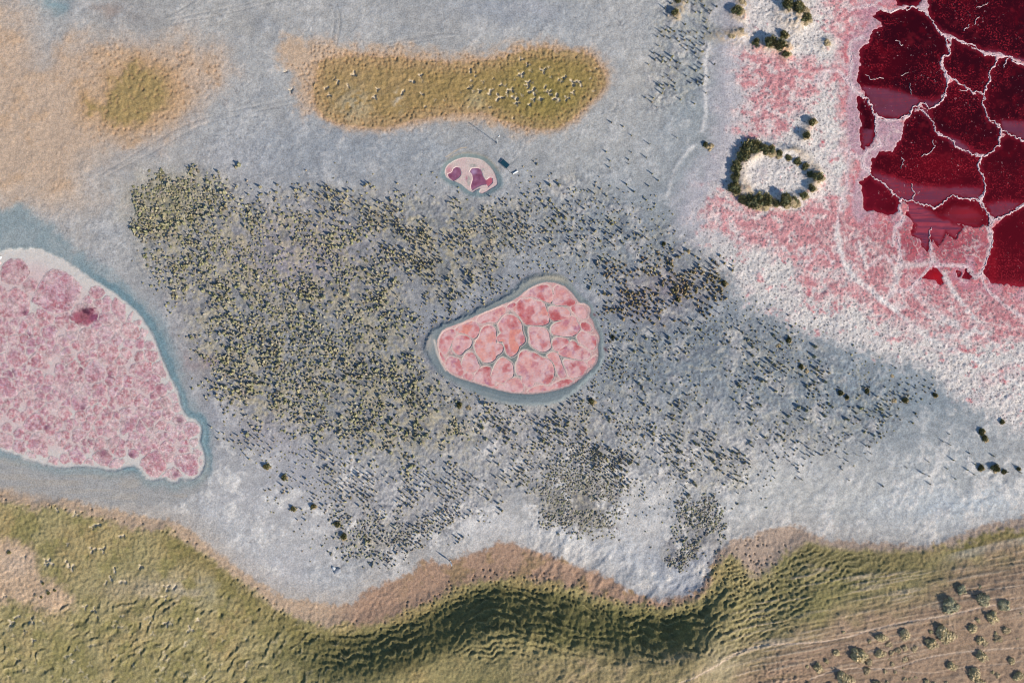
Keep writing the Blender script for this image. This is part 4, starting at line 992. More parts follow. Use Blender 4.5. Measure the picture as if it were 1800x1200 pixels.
# ------------------------------------------------------------------ salt plates
def plate_mesh(poly, z, step, colfn, dome=0.0):
    p = poly
    xs_ = [q[0] for q in p]; ys_ = [q[1] for q in p]
    gx, gy = np.meshgrid(np.arange(min(xs_), max(xs_), step), np.arange(min(ys_), max(ys_), step))
    gx = gx + RNG.uniform(-.3, .3, gx.shape) * step; gy = gy + RNG.uniform(-.3, .3, gy.shape) * step
    pa = np.array(p)
    d = sdf(p, gx, gy)
    k = d > step * .55
    pts = [Vector(q) for q in p] + [Vector((a, b)) for a, b in zip(gx[k], gy[k])]
    ed = [(i, (i + 1) % len(p)) for i in range(len(p))]
    vs, _, fs, _, _, _ = delaunay_2d_cdt(pts, ed, [], 1, 1e-4)
    v = np.array([(q.x, q.y) for q in vs]); fs = np.array([f for f in fs if len(f) == 3])
    if len(fs) == 0: return None
    # face up: map y runs down
    a, b, c = v[fs[:, 0]], v[fs[:, 1]], v[fs[:, 2]]
    cr = (b[:, 0] - a[:, 0]) * (c[:, 1] - a[:, 1]) - (b[:, 1] - a[:, 1]) * (c[:, 0] - a[:, 0])
    fs[cr > 0] = fs[cr > 0][:, ::-1]
    dd = np.maximum(sdf(p, v[:, 0], v[:, 1]), 0)
    tint = colfn(v[:, 0], v[:, 1], dd)
    zz = z(v[:, 0], v[:, 1]) if callable(z) else np.full(len(v), z)
    zz = zz + dome * ss(0, 3, dd) + .006 * vn(v[:, 0] / 3, v[:, 1] / 3, 9)
    wx, wy = wpos(v[:, 0], v[:, 1])
    return np.stack([wx, wy, zz], 1), fs, tint


def jag(poly, amp, step, seed):
    out = []
    n = len(poly)
    for i in range(n):
        a, b = poly[i], poly[(i + 1) % n]
        L = math.hypot(b[0] - a[0], b[1] - a[1]); k = max(1, int(L / step))
        for j in range(k):
            t = j / k
            out.append((a[0] + (b[0] - a[0]) * t, a[1] + (b[1] - a[1]) * t))
    q = np.array(out)
    q[:, 0] += amp * (fbm(q[:, 0] / 4 + seed, q[:, 1] / 4, 2, 5)); q[:, 1] += amp * (fbm(q[:, 0] / 4, q[:, 1] / 4 + seed, 2, 8))
    return [tuple(r) for r in q]


PLATE_WORDS = ['pale rose', 'coral centred', 'pink']
for i, poly in enumerate(PLATES):
    pol = jag(poly, 1.1, 1.4, i)
    ph = i * 7.7
    warm = {1: .5, 0: .3, 2: .35, 23: .5, 3: .3, 15: .5, 29: .4}.get(i, .15); mauve = {5: .6, 9: .6, 8: .35, 10: .6, 11: .4, 16: .5, 7: .4}.get(i, .25)

    def cf(x, y, d, ph=ph, warm=warm, mauve=mauve):
        a = fbm(x / 11 + ph, y / 11, 3, 12); b = fbm(x / 8 + 5, y / 8 + ph, 3, 18); e = fbm(x / 3.5, y / 3.5 + ph, 2, 22)
        c = np.empty((len(x), 3)); c[:] = S(211, 172, 175)
        def mx(m, k): c[...] += (np.array(k) - c) * m[:, None]
        g = fbm(x / 17 + ph * 1.7, y / 17, 2, 31)
        mx(ss(-.3, .7, a + .25 * e) * .6, S(200, 140, 146)); mx(ss(.1, .55, g + .3 * a + .1 * e) * .8, S(188, 110, 116)); mx(ss(.2, .7, b - .2 * g + .2 * e) * (.3 + mauve), S(168, 118, 144))
        mx(ss(.15, .6, -g + .3 * b + .15 * e) * (.1 + .9 * warm), S(218, 128, 102)); mx(ss(.7, 1.1, g + .4 * a + .3 * e) * .7, S(172, 78, 84)); mx(ss(.2, .9, -a + .3 * e) * .55, S(218, 190, 194))
        mx(ss(1.3, .1, d + .5 * e) * .65, S(214, 188, 186))
        return np.clip(c, 0, .85)
    r = plate_mesh(pol, lambda x, y: .36 + .22 * .65 - .05 + .028 - .11 * (.3 + .7 * ss(12, 40, F_PIN(x, y))), 1.5, cf, .008)
    if r is None: continue
    V, F_, tint = r
    link('salt_plate', mesh_np('salt_plate', V, F_, M_PLATE, tint), oval_pond)

# the left pond's crowded crusts: irregular cells, most of them roundish
rl = random.Random(11)
seeds = []
tries = 0
spots = [(28, 478, 20), (55, 502, 11), (2, 513, 8), (100, 525, 36), (20, 540, 28), (150, 552, 22), (172, 517, 12), (80, 560, 18), (110, 562, 12), (190, 560, 14), (215, 545, 18), (235, 548, 16), (260, 582, 14), (268, 605, 13), (266, 625, 11), (340, 757, 18), (317, 735, 12), (330, 815, 26), (311, 832, 10), (275, 815, 22)]
for x, y, r in spots: seeds.append((x, y, r * .9))
while len(seeds) < 235 and tries < 40000:
    tries += 1
    x, y = rl.uniform(-40, 362), rl.uniform(520, 850)
    r = rl.choice((7, 8, 9, 11, 13, 16, 19)) if len(seeds) < 110 else rl.choice((6, 7, 8, 9))
    if float(F_LEFT(np.array([x]), np.array([y]))[0]) < r * .55: continue
    if y < 560 and x < 150: continue
    if any(math.hypot(x - a, y - b) < .92 * (r + c) * .85 for a, b, c in seeds): continue
    seeds.append((x, y, r))


def clip(poly, ax, ay, nx, ny):
    out = []
    n = len(poly)
    for i in range(n):
        p, q = poly[i], poly[(i + 1) % n]
        dp = (p[0] - ax) * nx + (p[1] - ay) * ny; dq = (q[0] - ax) * nx + (q[1] - ay) * ny
        if dp <= 0: out.append(p)
        if dp * dq < 0:
            t = dp / (dp - dq); out.append((p[0] + (q[0] - p[0]) * t, p[1] + (q[1] - p[1]) * t))
    return out


for k, (x, y, r) in enumerate(seeds):
    if x < -18: continue
    R = r * 1.45
    poly = [(x + R * (1 + .12 * math.sin(3 * t + k)) * math.cos(t), y + R * (1 + .12 * math.cos(2 * t + k)) * math.sin(t)) for t in [j * math.pi / 9 for j in range(18)]]
    for j, (a, b, c) in enumerate(seeds):
        if j == k: continue
        d = math.hypot(a - x, b - y)
        if d > R + c * 1.5: continue
        w = d * r / (r + c) - rl.uniform(-.1, .7)
        nx, ny = (a - x) / d, (b - y) / d
        poly = clip(poly, x + nx * w, y + ny * w, nx, ny)
        if len(poly) < 3: break
    if len(poly) < 3: continue
    # keep inside the pond
    for _ in range(6):
        q = []
        for px, py in poly:
            dd = float(F_LEFT(np.array([px]), np.array([py]))[0])
            lim = 3.5
            if dd < lim:
                t = min(.5, (lim - dd) / max(math.hypot(px - x, py - y), 1)); px += (x - px) * t; py += (y - py) * t
            q.append((px, py))
        poly = q
    poly = jag(chaikin(poly, 1), 1.6, 2.0, k)
    edgefade = float(F_LEFT(np.array([x]), np.array([y]))[0])
    tone = rl.random(); deep = rl.random()

    def cf(x_, y_, d, k=k, tone=tone, deep=deep, edgefade=edgefade):
        a = fbm(x_ / 9 + k * 3.1, y_ / 9, 3, 13); b = fbm(x_ / 5 + 9, y_ / 5 + k, 3, 19); e = fbm(x_ / 2.6, y_ / 2.6 + k, 2, 23)
        c = np.empty((len(x_), 3)); c[:] = S(204, 170, 175) if tone < .6 else S(194, 160, 176)
        def mx(m, q): c[...] += (np.array(q) - c) * m[:, None]
        mx(ss(-.2, .6, a + .4 * e) * .65, S(190, 128, 142)); mx(ss(.05, .55, b + .5 * e) * .7, S(170, 94, 112)); mx(ss(.3, .8, -e - .4 * b) * .6, S(222, 206, 206)); mx(ss(.86, .97, 1 - np.abs(fbm(x_ / 9 + 21, y_ / 9 + 3, 2, 37))) * .42, S(216, 200, 200)); mx(ss(.25, .6, fbm(x_ / 12 + 60, y_ / 12 + 8, 3, 38) + .3 * e) * .5, S(164, 88, 106)); mx(ss(.3, .6, fbm(x_ / 10 + 90, y_ / 10 + 48, 2, 42) + .35 * e) * .45, S(150, 106, 138)); mx(ss(.35, .9, -a + .5 * e) * .5, S(218, 186, 188))
        mx(ss(.3, .9, e + .3 * b) * (.6 if deep > .6 else .3), S(178, 92, 98)); mx(ss(.4, 1, b - .2 * a) * (.75 if deep > .75 else .25), S(132, 80, 108)); mx(ss(.4, 1, -b + .3 * e) * .4, S(172, 140, 168))
        if k in (0, 1, 5): mx(np.full(len(x_), .35), S(150, 90, 112))
        mx(ss(3.2, .0, d + 1.2 * e) * (.35 + .45 * tone), S(212, 196, 196)); mx(ss(.25, .8, vn(x_ / 1.6, y_ / 1.6, 24) * .8 + .3 * b) * .35, S(168, 96, 110)); mx(ss(.1, .8, fbm(x_ / 26, y_ / 26, 3, 27) + .3 * e) * .5, S(208, 194, 194)); mx(ss(.1, .9, -fbm(x_ / 22, y_ / 30, 2, 28)) * .35, S(172, 118, 142))
        if edgefade < 22: mx(np.full(len(x_), .5 * (1 - edgefade / 22)), S(212, 200, 202))
        mx(np.full(len(x_), .2), S(186, 168, 172))
        mx(ss(.15, .5, np.exp(-(((x_ - 152) / 22) ** 2 + ((y_ - 557) / 13) ** 2)) + .35 * a - .12) * .75, S(146, 66, 88)); mx(np.exp(-(((x_ - 168) / 10) ** 2 + ((y_ - 558) / 7) ** 2) ** 2) * .7, S(120, 70, 104)); mx(ss(.1, .5, np.exp(-(((x_ - 154) / 9) ** 2 + ((y_ - 546) / 7) ** 2)) + .35 * b - .15) * .9, S(84, 42, 66))
        for qx, qy, qr in [(46, 550, 5), (195, 660, 6), (229, 638, 8), (22, 656, 7), (84, 750, 6), (317, 738, 6), (311, 833, 6), (148, 717, 6), (53, 590, 5), (266, 697, 5), (96, 641, 5), (145, 649, 5), (232, 800, 6), (183, 795, 8)]:
            mx(np.exp(-(((x_ - qx) / qr) ** 2 + ((y_ - qy) / qr) ** 2) ** 1.5) * .75, S(112, 62, 92))
        return np.clip(c, 0, .85)
    r_ = plate_mesh(poly, .232, 1.9, cf, .02)
    if r_ is None: continue
    V, F_, tint = r_
    link('salt_plate', mesh_np('salt_plate', V, F_, M_PLATE_L, tint), left_pond)

# purple brine pools of the small pond
for poly, seed in ((POOL_A, 1), (POOL_B, 2)):
    def cf(x, y, d, seed=seed):
        c = np.empty((len(x), 3)); c[:] = S(134, 84, 114)
        a = fbm(x / 6 + seed, y / 6, 3, 14)
        def mx(m, q): c[...] += (np.array(q) - c) * m[:, None]
        mx(ss(0, .8, a) * .6, S(112, 62, 92)); mx(ss(.1, .8, -a) * .5, S(158, 112, 142))
        mx(np.exp(-(((x - 833) / 5) ** 2 + ((y - 302) / 5) ** 2)) * .8 * (seed == 2), S(172, 148, 186)); mx(np.exp(-(((x - 841) / 7) ** 2 + ((y - 308) / 2.5) ** 2)) * .7 * (seed == 2), S(104, 52, 78))
        mx(ss(852, 858, x) * .85, S(184, 98, 116)); mx(np.exp(-(((x - 800) / 4) ** 2 + ((y - 303) / 4) ** 2)) * .5, S(160, 118, 150))
        mx(ss(1.0, .1, d) * .4, S(190, 150, 165))
        return np.clip(c, 0, .85)
    r = plate_mesh(jag(chaikin(poly, 1), .2, 1.2, seed), .115, 1.1, cf, 0)
    V, F_, tint = r
    link('brine_pool', mesh_np('brine_pool', V, F_, M_PLATE, tint), small_pond)

# ------------------------------------------------------------------ the red lake and the salt ridges in it
lx = np.concatenate([np.arange(1480, 1850, 1.6), np.geomspace(1852, FAR, 40)])
ly = np.concatenate([-np.geomspace(1500, 45, 30), np.arange(-42, 640, 1.6), np.geomspace(642, 1100, 12)])
LX, LY = np.meshgrid(lx, ly)
lc = np.empty(LX.shape + (3,), np.float32); lc[:] = S(50, 3, 16)
nb = fbm(LX / 60, LY / 60, 3, 2); nn = fbm(LX / 14, LY / 14, 3, 30); n_f = fbm(LX / 5, LY / 5, 2, 34)


def lmix(m, c): lc[...] += (np.asarray(c) - lc) * m[..., None]


lmix(ss(0, 1, nb) * .5, S(44, 6, 20)); lmix(ss(-.1, .8, -nb) * .5, S(78, 3, 18)); lmix(ss(190, 430, LY + 60 * nb) * .6, S(98, 5, 22)); lmix(ss(.3, .9, nn) * .3, S(112, 6, 24))
lmix(.5 * np.exp(-(((LX - 1650) / 60) ** 2 + ((LY - 290) / 22) ** 2)), S(112, 8, 24)); lmix(.8 * np.exp(-(((LX - 1700) / 36) ** 2 + ((LY - 375) / 14) ** 2)), S(140, 20, 34)); lmix(.7 * np.exp(-(((LX - 1745) / 10) ** 2 + ((LY - 470) / 50) ** 2)), S(130, 12, 28))
lmix(.7 * np.exp(-(((LX - 1535) / 30) ** 2 + ((LY - 345) / 30) ** 2)), S(104, 14, 34)); lmix(.9 * np.exp(-(((LX - 1645) / 18) ** 2 + ((LY - 488) / 16) ** 2)), S(170, 20, 34)); lmix(.8 * np.exp(-(((LX - 1790) / 40) ** 2 + ((LY - 505) / 12) ** 2)), S(140, 30, 46))
edge_d = Field(POOLS, LBOX, 1.8)(LX, LY)
lmix(ss(7, 0, edge_d + 2 * n_f) * .35, S(150, 30, 52))
veil = np.zeros(LX.shape, np.float32)
wob = 2 * nn
for poly, k, rd in VEILS:
    d = sdf(poly, LX + 1.2 * n_f, LY + wob * .6)
    m = ss(-1, 7, d + 2 * n_f) * k * (.85 + .2 * nn)
    m = m.clip(0, .95)
    lmix(m * (1 - rd) * .9, S(142, 84, 112)); lmix(m * rd, S(172, 74, 94))
    veil = np.maximum(veil, m)
f = grid_faces(*LX.shape)
ok = F_W(LX.ravel()[f].mean(1), LY.ravel()[f].mean(1)) > -9
lake = link('lake', sub_mesh('lake', LX, LY, np.zeros(LX.shape, np.float32), lc, veil, f[ok], M_WATER))
tag(lake, kind='structure')


def subdivide_line(line, seed, amp=1.5, levels=4):
    r = random.Random(seed)
    p = list(line)
    for lv in range(levels):
        q = [p[0]]
        for a, b in zip(p[:-1], p[1:]):
            L = math.hypot(b[0] - a[0], b[1] - a[1])
            if L > 1.6:
                o = r.uniform(-1, 1) * min(L * .34, amp * 2)
                q.append(((a[0] + b[0]) / 2 - (b[1] - a[1]) / L * o, (a[1] + b[1]) / 2 + (b[0] - a[0]) / L * o))
            q.append(b)
        p = q
    return p


def ridge(line, w, seed):
    p = subdivide_line(line, seed)
    r = random.Random(seed + 50)
    V = []; F_ = []; tint = []
    n = len(p); w0 = w
    for i in range(n):
        w = w0 * (.55 + .9 * abs(math.sin(i * .23 + seed) * math.sin(i * .071 + 2 * seed)) + .15 * math.sin(i * .9))
        a = p[max(0, i - 1)]; b = p[min(n - 1, i + 1)]
        L = math.hypot(b[0] - a[0], b[1] - a[1]) or 1
        nx, ny = -(b[1] - a[1]) / L, (b[0] - a[0]) / L
        taper = min(1, (i + 1) / 3, (n - i) / 3)
        wl = w * .36 * r.uniform(.3, 1.5) * (.4 + .6 * taper); wr = w * .36 * r.uniform(.3, 1.5) * (.4 + .6 * taper)
        hh = r.uniform(.03, .075) * (.5 + .5 * taper) * (1 if w > 2.3 else .55)
        for off, z in ((wl, -.06), (wl * .55, hh * .8), (0, hh), (-wr * .55, hh * .75), (-wr, -.06)):
            x, y = wpos(p[i][0] + nx * off, p[i][1] + ny * off)
            V.append((x, y, z + .065)); k = r.uniform(0, 1)
            tint.append(S(226, 190 + 18 * k, 200 + 14 * k))
    for i in range(n - 1):
        for j in range(4):
            q = i * 5 + j
            F_.append((q, q + 1, q + 6, q + 5))
    V = np.array(V); F_ = np.array(F_)
    a, b, c = V[F_[:, 0]], V[F_[:, 1]], V[F_[:, 2]]
    nz = (b[:, 0] - a[:, 0]) * (c[:, 1] - a[:, 1]) - (b[:, 1] - a[:, 1]) * (c[:, 0] - a[:, 0])
    F_[nz < 0] = F_[nz < 0][:, ::-1]
    return mesh_np('salt_ridge', V, F_, M_SALT, np.array(tint), smooth=True)


for i, (line, w) in enumerate(RIDGES):
    link('salt_ridge', ridge(line, w, 100 + i), lake)

# ------------------------------------------------------------------ grass tufts
TINTS = [[(.29, .265, .15), (.21, .215, .11), (.33, .29, .18), (.165, .175, .095), (.33, .275, .19)],
         [(.30, .26, .15), (.21, .20, .11), (.36, .30, .19)],
         [(.26, .19, .09), (.15, .14, .07), (.34, .24, .12)],
         [(.26, .24, .17), (.19, .18, .13), (.32, .29, .21)]]


def tuft_arrays(seed, tints, n=18, thin=False):
    """a lumpy low cushion of grass with a few loose blades standing out of it"""
    r = random.Random(seed)
    V = [(r.uniform(-.15, .15), r.uniform(-.15, .15), r.uniform(.85, 1.0))]
    F_ = []
    rings = [(6, .5, .72), (8, .92, .3), (8, 1.0, -.15)] if not thin else [(5, .42, .72), (6, .8, .25), (6, .9, -.1)]
    starts = []
    for n_, rad, z in rings:
        starts.append(len(V)); a0 = r.uniform(0, 6)
        for i in range(n_):
            a = a0 + i * 6.283 / n_ + r.uniform(-.25, .25); q = rad * r.uniform(.5, 1.4)
            V.append((q * math.cos(a), q * math.sin(a), z * r.uniform(.7, 1.25)))
    n0 = rings[0][0]
    F_ += [(0, starts[0] + i, starts[0] + (i + 1) % n0) for i in range(n0)]
    for k in range(2):
        na, nb_ = rings[k][0], rings[k + 1][0]
        for i in range(nb_):
            j0 = int(i * na / nb_) % na; j1 = int((i + 1) * na / nb_) % na
            F_.append((starts[k] + j0, starts[k + 1] + i, starts[k + 1] + (i + 1) % nb_))
            if j0 != j1: F_.append((starts[k] + j0, starts[k + 1] + (i + 1) % nb_, starts[k] + j1))
    C_ = []
    for _ in V:
        c = r.choice(tints); q = r.uniform(.8, 1.2); C_.append((c[0] * q, c[1] * q, c[2] * q))
    for i in range(5):
        a = r.uniform(0, 6.283); k = len(V); rr = r.uniform(.3, 1.15); w = .16
        V += [(.4 * rr * math.cos(a) - w * math.sin(a), .4 * rr * math.sin(a) + w * math.cos(a), .2), (.4 * rr * math.cos(a) + w * math.sin(a), .4 * rr * math.sin(a) - w * math.cos(a), .2), (rr * math.cos(a), rr * math.sin(a), r.uniform(.7, 1.25))]
        F_.append((k, k + 1, k + 2)); c = r.choice(tints); C_ += [c] * 3
    return np.array(V), np.array(F_), np.array(C_)


TVAR = {t: [tuft_arrays(30 * t + k, TINTS[t], 18 if t < 3 else 14, thin=(t == 1)) for k in range(5)] for t in range(4)}
placed = []
rt = random.Random(3)
occ = {}
for ti, (poly, count, hr, rr_, tint, spacing, loc) in enumerate(TUFTS):
    xs_ = [p[0] for p in poly]; ys_ = [p[1] for p in poly]
    got = 0; loops = 0
    while got < count and loops < 60:
        loops += 1
        px = RNG.uniform(min(xs_) - 14, max(xs_) + 14, 2000); py = RNG.uniform(min(ys_) - 14, max(ys_) + 14, 2000)
        d = sdf(poly, px, py)
        cl = fbm(px / 30, py / 30, 2, 56) * .8 + .35 * fbm(px / 90, py / 90, 2, 57)
        ac = ss(-24, 52, d + 26 * fbm(px / 26, py / 26, 3, 58)) * ss(-.6, .45, cl + .08)
        ac = ac * ss(-2, 6, -F_POUT(px, py)) * ss(-2, 4, -F_SMR(px, py)) * ss(0, 6, -F_LRIM(px, py) - 6)
        keep = RNG.random(2000) < ac
        for x, y, dd in zip(px[keep], py[keep], d[keep]):
            g = (int(x // 6), int(y // 6)); bad = False; jit = rt.uniform(.3, 1.3)
            for i in (-1, 0, 1):
                for j in (-1, 0, 1):
                    for (a, b) in occ.get((g[0] + i, g[1] + j), ()):
                        if (a - x) ** 2 + (b - y) ** 2 < spacing * spacing * jit: bad = True
            if bad: continue
            occ.setdefault(g, []).append((x, y))
            q = (rt.random() ** 1.6 * .75 + .25 * rt.random()) * (.35 + .65 * float(ss(-.6, .6, np.array([vn(np.array([x / 34.]), np.array([y / 34.]), 59)[0]]))[0])) * (1 - .6 * math.exp(-((x - 500) / 75) ** 2 - ((y - 450) / 45) ** 2))
            big = rt.random() < .1 and hr[1] > .6
            if big: q = q * .4 + .7
            placed.append((x, y, (hr[0] + (hr[1] - hr[0]) * q) * 1.08, rr_[0] + (rr_[1] - rr_[0]) * rt.random() * (.4 + .6 * q), tint, loc, rt.randrange(5), rt.uniform(0, 6.28)))
            got += 1
            if got >= count: break
        # end of batch
    # next stand

placed.sort(key=lambda t: -(t[2] * t[3]))
single, mass = placed[:290], placed[290:]
LOC = {
    'west': 'olive tussock in the dense stand by the left pond',
    'northwest': 'dark tussock in the belt below the small purple pond',
    'north': 'slender tussock just north of the oval pond',
    'northeast': 'brownish tussock in the clump against the white salt shore',
    'east': 'slender tussock on the flat east of the oval pond',
    'south': 'slender tussock on pale ground south of the oval pond',
    'southwest': 'tussock in the triangular patch above the pale pole',
    'low': 'grey green tussock in the fine stippled patch',
    'scrub': 'dark tussock in the scrub on white salt',
    'top': 'slender tussock between the olive pan and salt shore',
    'pond': 'slender tussock close around the rim of the oval pond',
    'sparse': 'small tussock scattered on the open grey flat',
    'flat': 'lone tussock on the bare pale flat'}
VM = {t: [mesh_np('grass_tuft', V, F_, M_LEAF, C_, smooth=False) for V, F_, C_ in TVAR[t]] for t in TVAR}
for x, y, hh, r, t, loc, var, rot in single:
    o = link('grass_tuft', VM[t][var])
    wx, wy = wpos(x, y)
    o.location = (wx, wy, ground_z(x, y)); o.scale = (r, r, hh); o.rotation_euler = (0, 0, rot)
    bx = [p[0] for t_ in TUFTS if t_[6] == loc for p in t_[0]]; by = [p[1] for t_ in TUFTS if t_[6] == loc for p in t_[0]]
    fx = (x - min(bx)) / (max(bx) - min(bx)); fy = (y - min(by)) / (max(by) - min(by))
    part = ('top', 'upper', 'upper middle', 'lower middle', 'lower', 'bottom')[max(0, min(5, int(fy * 6)))] + ' ' + ('far left', 'left', 'centre left', 'centre right', 'right', 'far right')[max(0, min(5, int(fx * 6)))]
    size = ('tall ' if hh > .72 else 'low ') + ('broad' if r > .4 else 'narrow')
    tag(o, f'{size} {LOC[loc]}, {part}', 'grass tuft', LOC[loc].replace('tussock', 'tussocks'))
Vs, Fs, Cs = [], [], []
base = 0
for x, y, hh, r, t, loc, var, rot in mass:
    V, F_, C_ = TVAR[t][var]
    c, s = math.cos(rot), math.sin(rot)
    wx, wy = wpos(x, y)
    e1 = rt.uniform(.75, 1.35)
    V = V * np.array([e1, 1 / e1, 1])
    W = np.stack([(V[:, 0] * c - V[:, 1] * s) * r + wx, (V[:, 0] * s + V[:, 1] * c) * r + wy, V[:, 2] * hh + ground_z(x, y)], 1)
    tn = rt.uniform(.65, 1.25)
    Vs.append(W); Fs.append(F_ + base); Cs.append(C_ * np.array([tn, tn * rt.uniform(.92, 1.04), tn * rt.uniform(.8, 1.25)])); base += len(V)
o = link('small_grass_tufts', mesh_np('small_grass_tufts', np.concatenate(Vs), np.concatenate(Fs), M_LEAF, np.concatenate(Cs), smooth=False))
tag(o, 'thousands of small olive grass tufts scattered over the grey flat', 'grass', kind='stuff')


# ------------------------------------------------------------------ shrubs
def shrub_arrays(seed, tints, n, leaf, squash, spiky=0.0):
    r = random.Random(seed)
    V = []; F_ = []; C_ = []
    lobes = [(r.uniform(-.45, .45), r.uniform(-.45, .45), r.uniform(.35, .62), r.uniform(.65, 1.0)) for _ in range(7)] + [(0, 0, .7, .85)]
    for lx_, ly_, lr, lh in lobes:                      # solid core dome added inside each lobe to catch light
        c = tints[1]; k = len(V); q = lr * .76
        for z, rd_ in ((.97, .1), (.72, .6), (.3, .93), (-.05, 1.0)):
            for j in range(7):
                a = j * .8976 + z; e = r.uniform(.88, 1.12)
                V.append((lx_ + q * rd_ * e * math.cos(a), ly_ + q * rd_ * e * math.sin(a), z * lh * squash * .84)); t_ = r.uniform(.75, 1.2); C_.append((c[0] * t_, c[1] * t_, c[2] * t_))
        for j in range(7):
            for m_ in (0, 7, 14): F_.append((k + m_ + j, k + 7 + m_ + j, k + 7 + m_ + (j + 1) % 7, k + m_ + (j + 1) % 7))
    for i in range(n):
        lx_, ly_, lr, lh = r.choice(lobes)
        a = r.uniform(0, 6.283); e = math.acos(r.uniform(.0, 1.0)); rad = lr * r.uniform(.72, 1.06)
        d = Vector((math.sin(e) * math.cos(a), math.sin(e) * math.sin(a), math.cos(e)))
        p = Vector((lx_, ly_, 0)) + d * rad
        p.z = max(0.02, p.z / lr * lh * squash)
        nrm = (d + Vector((r.uniform(-.6, .6), r.uniform(-.6, .6), r.uniform(-.2, .6)))).normalized()
        if spiky: nrm = (nrm + Vector((math.cos(a + 1.5), math.sin(a + 1.5), 0)) * spiky).normalized()
        u = nrm.orthogonal().normalized(); v = nrm.cross(u)
        if spiky:
            up = (d + Vector((0, 0, 1.2))).normalized(); v = up; u = nrm.cross(v).normalized()
        s = leaf * r.uniform(.6, 1.3); s2 = s * (2.2 if spiky else 1.0)
        k = len(V)
        V += [tuple(p - u * s * .5), tuple(p - v * s2 * .55 + u * s * .1), tuple(p + u * s * .5), tuple(p + v * s2 * .6)]
        F_.append((k, k + 1, k + 2, k + 3))
        c = r.choice(tints); b = r.uniform(.75, 1.25)
        C_ += [(c[0] * b, c[1] * b, c[2] * b)] * 4
    return np.array(V), np.array(F_), np.array(C_)


def stem_arrays(seed, squash):
    r = random.Random(seed)
    V = []; F_ = []; C_ = []
    for i in range(9):
        a = i * .7 + r.uniform(-.3, .3); e = r.uniform(.45, .85)
        tip = Vector((math.cos(a) * e * .8, math.sin(a) * e * .8, squash * r.uniform(.4, .8))); w = .035
        k = len(V)
        for q in range(3):
            V.append((math.cos(q * 2.09) * w, math.sin(q * 2.09) * w, -.1))
        for q in range(3):
            V.append((tip.x + math.cos(q * 2.09) * w * .3, tip.y + math.sin(q * 2.09) * w * .3, tip.z))
        F_ += [(k + q, k + (q + 1) % 3, k + 3 + (q + 1) % 3, k + 3 + q) for q in range(3)]
        C_ += [(.16, .11, .07)] * 6
    return np.array(V), np.array(F_), np.array(C_)


SANDT = [(.56, .43, .23), (.44, .35, .18), (.62, .47, .27), (.32, .27, .14)]
GREYT = [(.33, .30, .18), (.25, .24, .145), (.38, .33, .2), (.46, .37, .21)]
GREENT = [(.17, .165, .07), (.11, .115, .055), (.27, .23, .09), (.46, .36, .17)]
STRAWT = [(.50, .38, .22), (.40, .30, .17), (.30, .24, .13)]
BRUSH = {k: [] for k in 'sgdw'}
for k, tn, n, leaf, sq, sp in (('s', SANDT, 330, .17, .62, 0), ('g', GREYT, 360, .16, .55, 0), ('d', GREENT, 460, .13, .7, .35), ('w', STRAWT, 300, .15, .45, 0)):
    for v in range(4):
        a = shrub_arrays(hash((ord(k), v)) % 1000, tn, n, leaf, sq, sp); b = stem_arrays(v + 9, sq)
        BRUSH[k].append((mesh_np('foliage', *a[:2], M_LEAF, a[2], smooth=False), mesh_np('branch', *b[:2], M_LEAF, b[2], smooth=False)))


def shrub(name, cat, x, y, rad, kind, label, group, hscale=1.0, dz=-.02):
    v = BRUSH[kind][shrub.n % 4]; shrub.n += 1
    t = link(name, None)
    wx, wy = wpos(x, y)
    t.location = (wx, wy, ground_z(x, y) + dz); t.rotation_euler = (0, 0, shrub.n * 1.9)
    r = rad * .1
    t.scale = (r, r * (.85 + .3 * ((shrub.n * 37) % 10) / 10), r * hscale)
    tag(t, label, cat, group)
    k = link('foliage', v[0], t); k['kind'] = 'stuff'; link('branch', v[1], t)
    if kind in 'ds':
        k = link('lit_straw_skirt', BRUSH['w'][shrub.n % 4][0], t); k.scale = (.98, .98, .4); k.rotation_euler = (0, 0, 2.2 - t.rotation_euler.z); q = Vector((.3, -.22, 0)); q.rotate(Matrix.Rotation(-t.rotation_euler.z, 3, 'Z')); k.location = q; k['kind'] = 'stuff'  # straw skirt shifted sunward, its pale tint standing in for the lit side
    return t


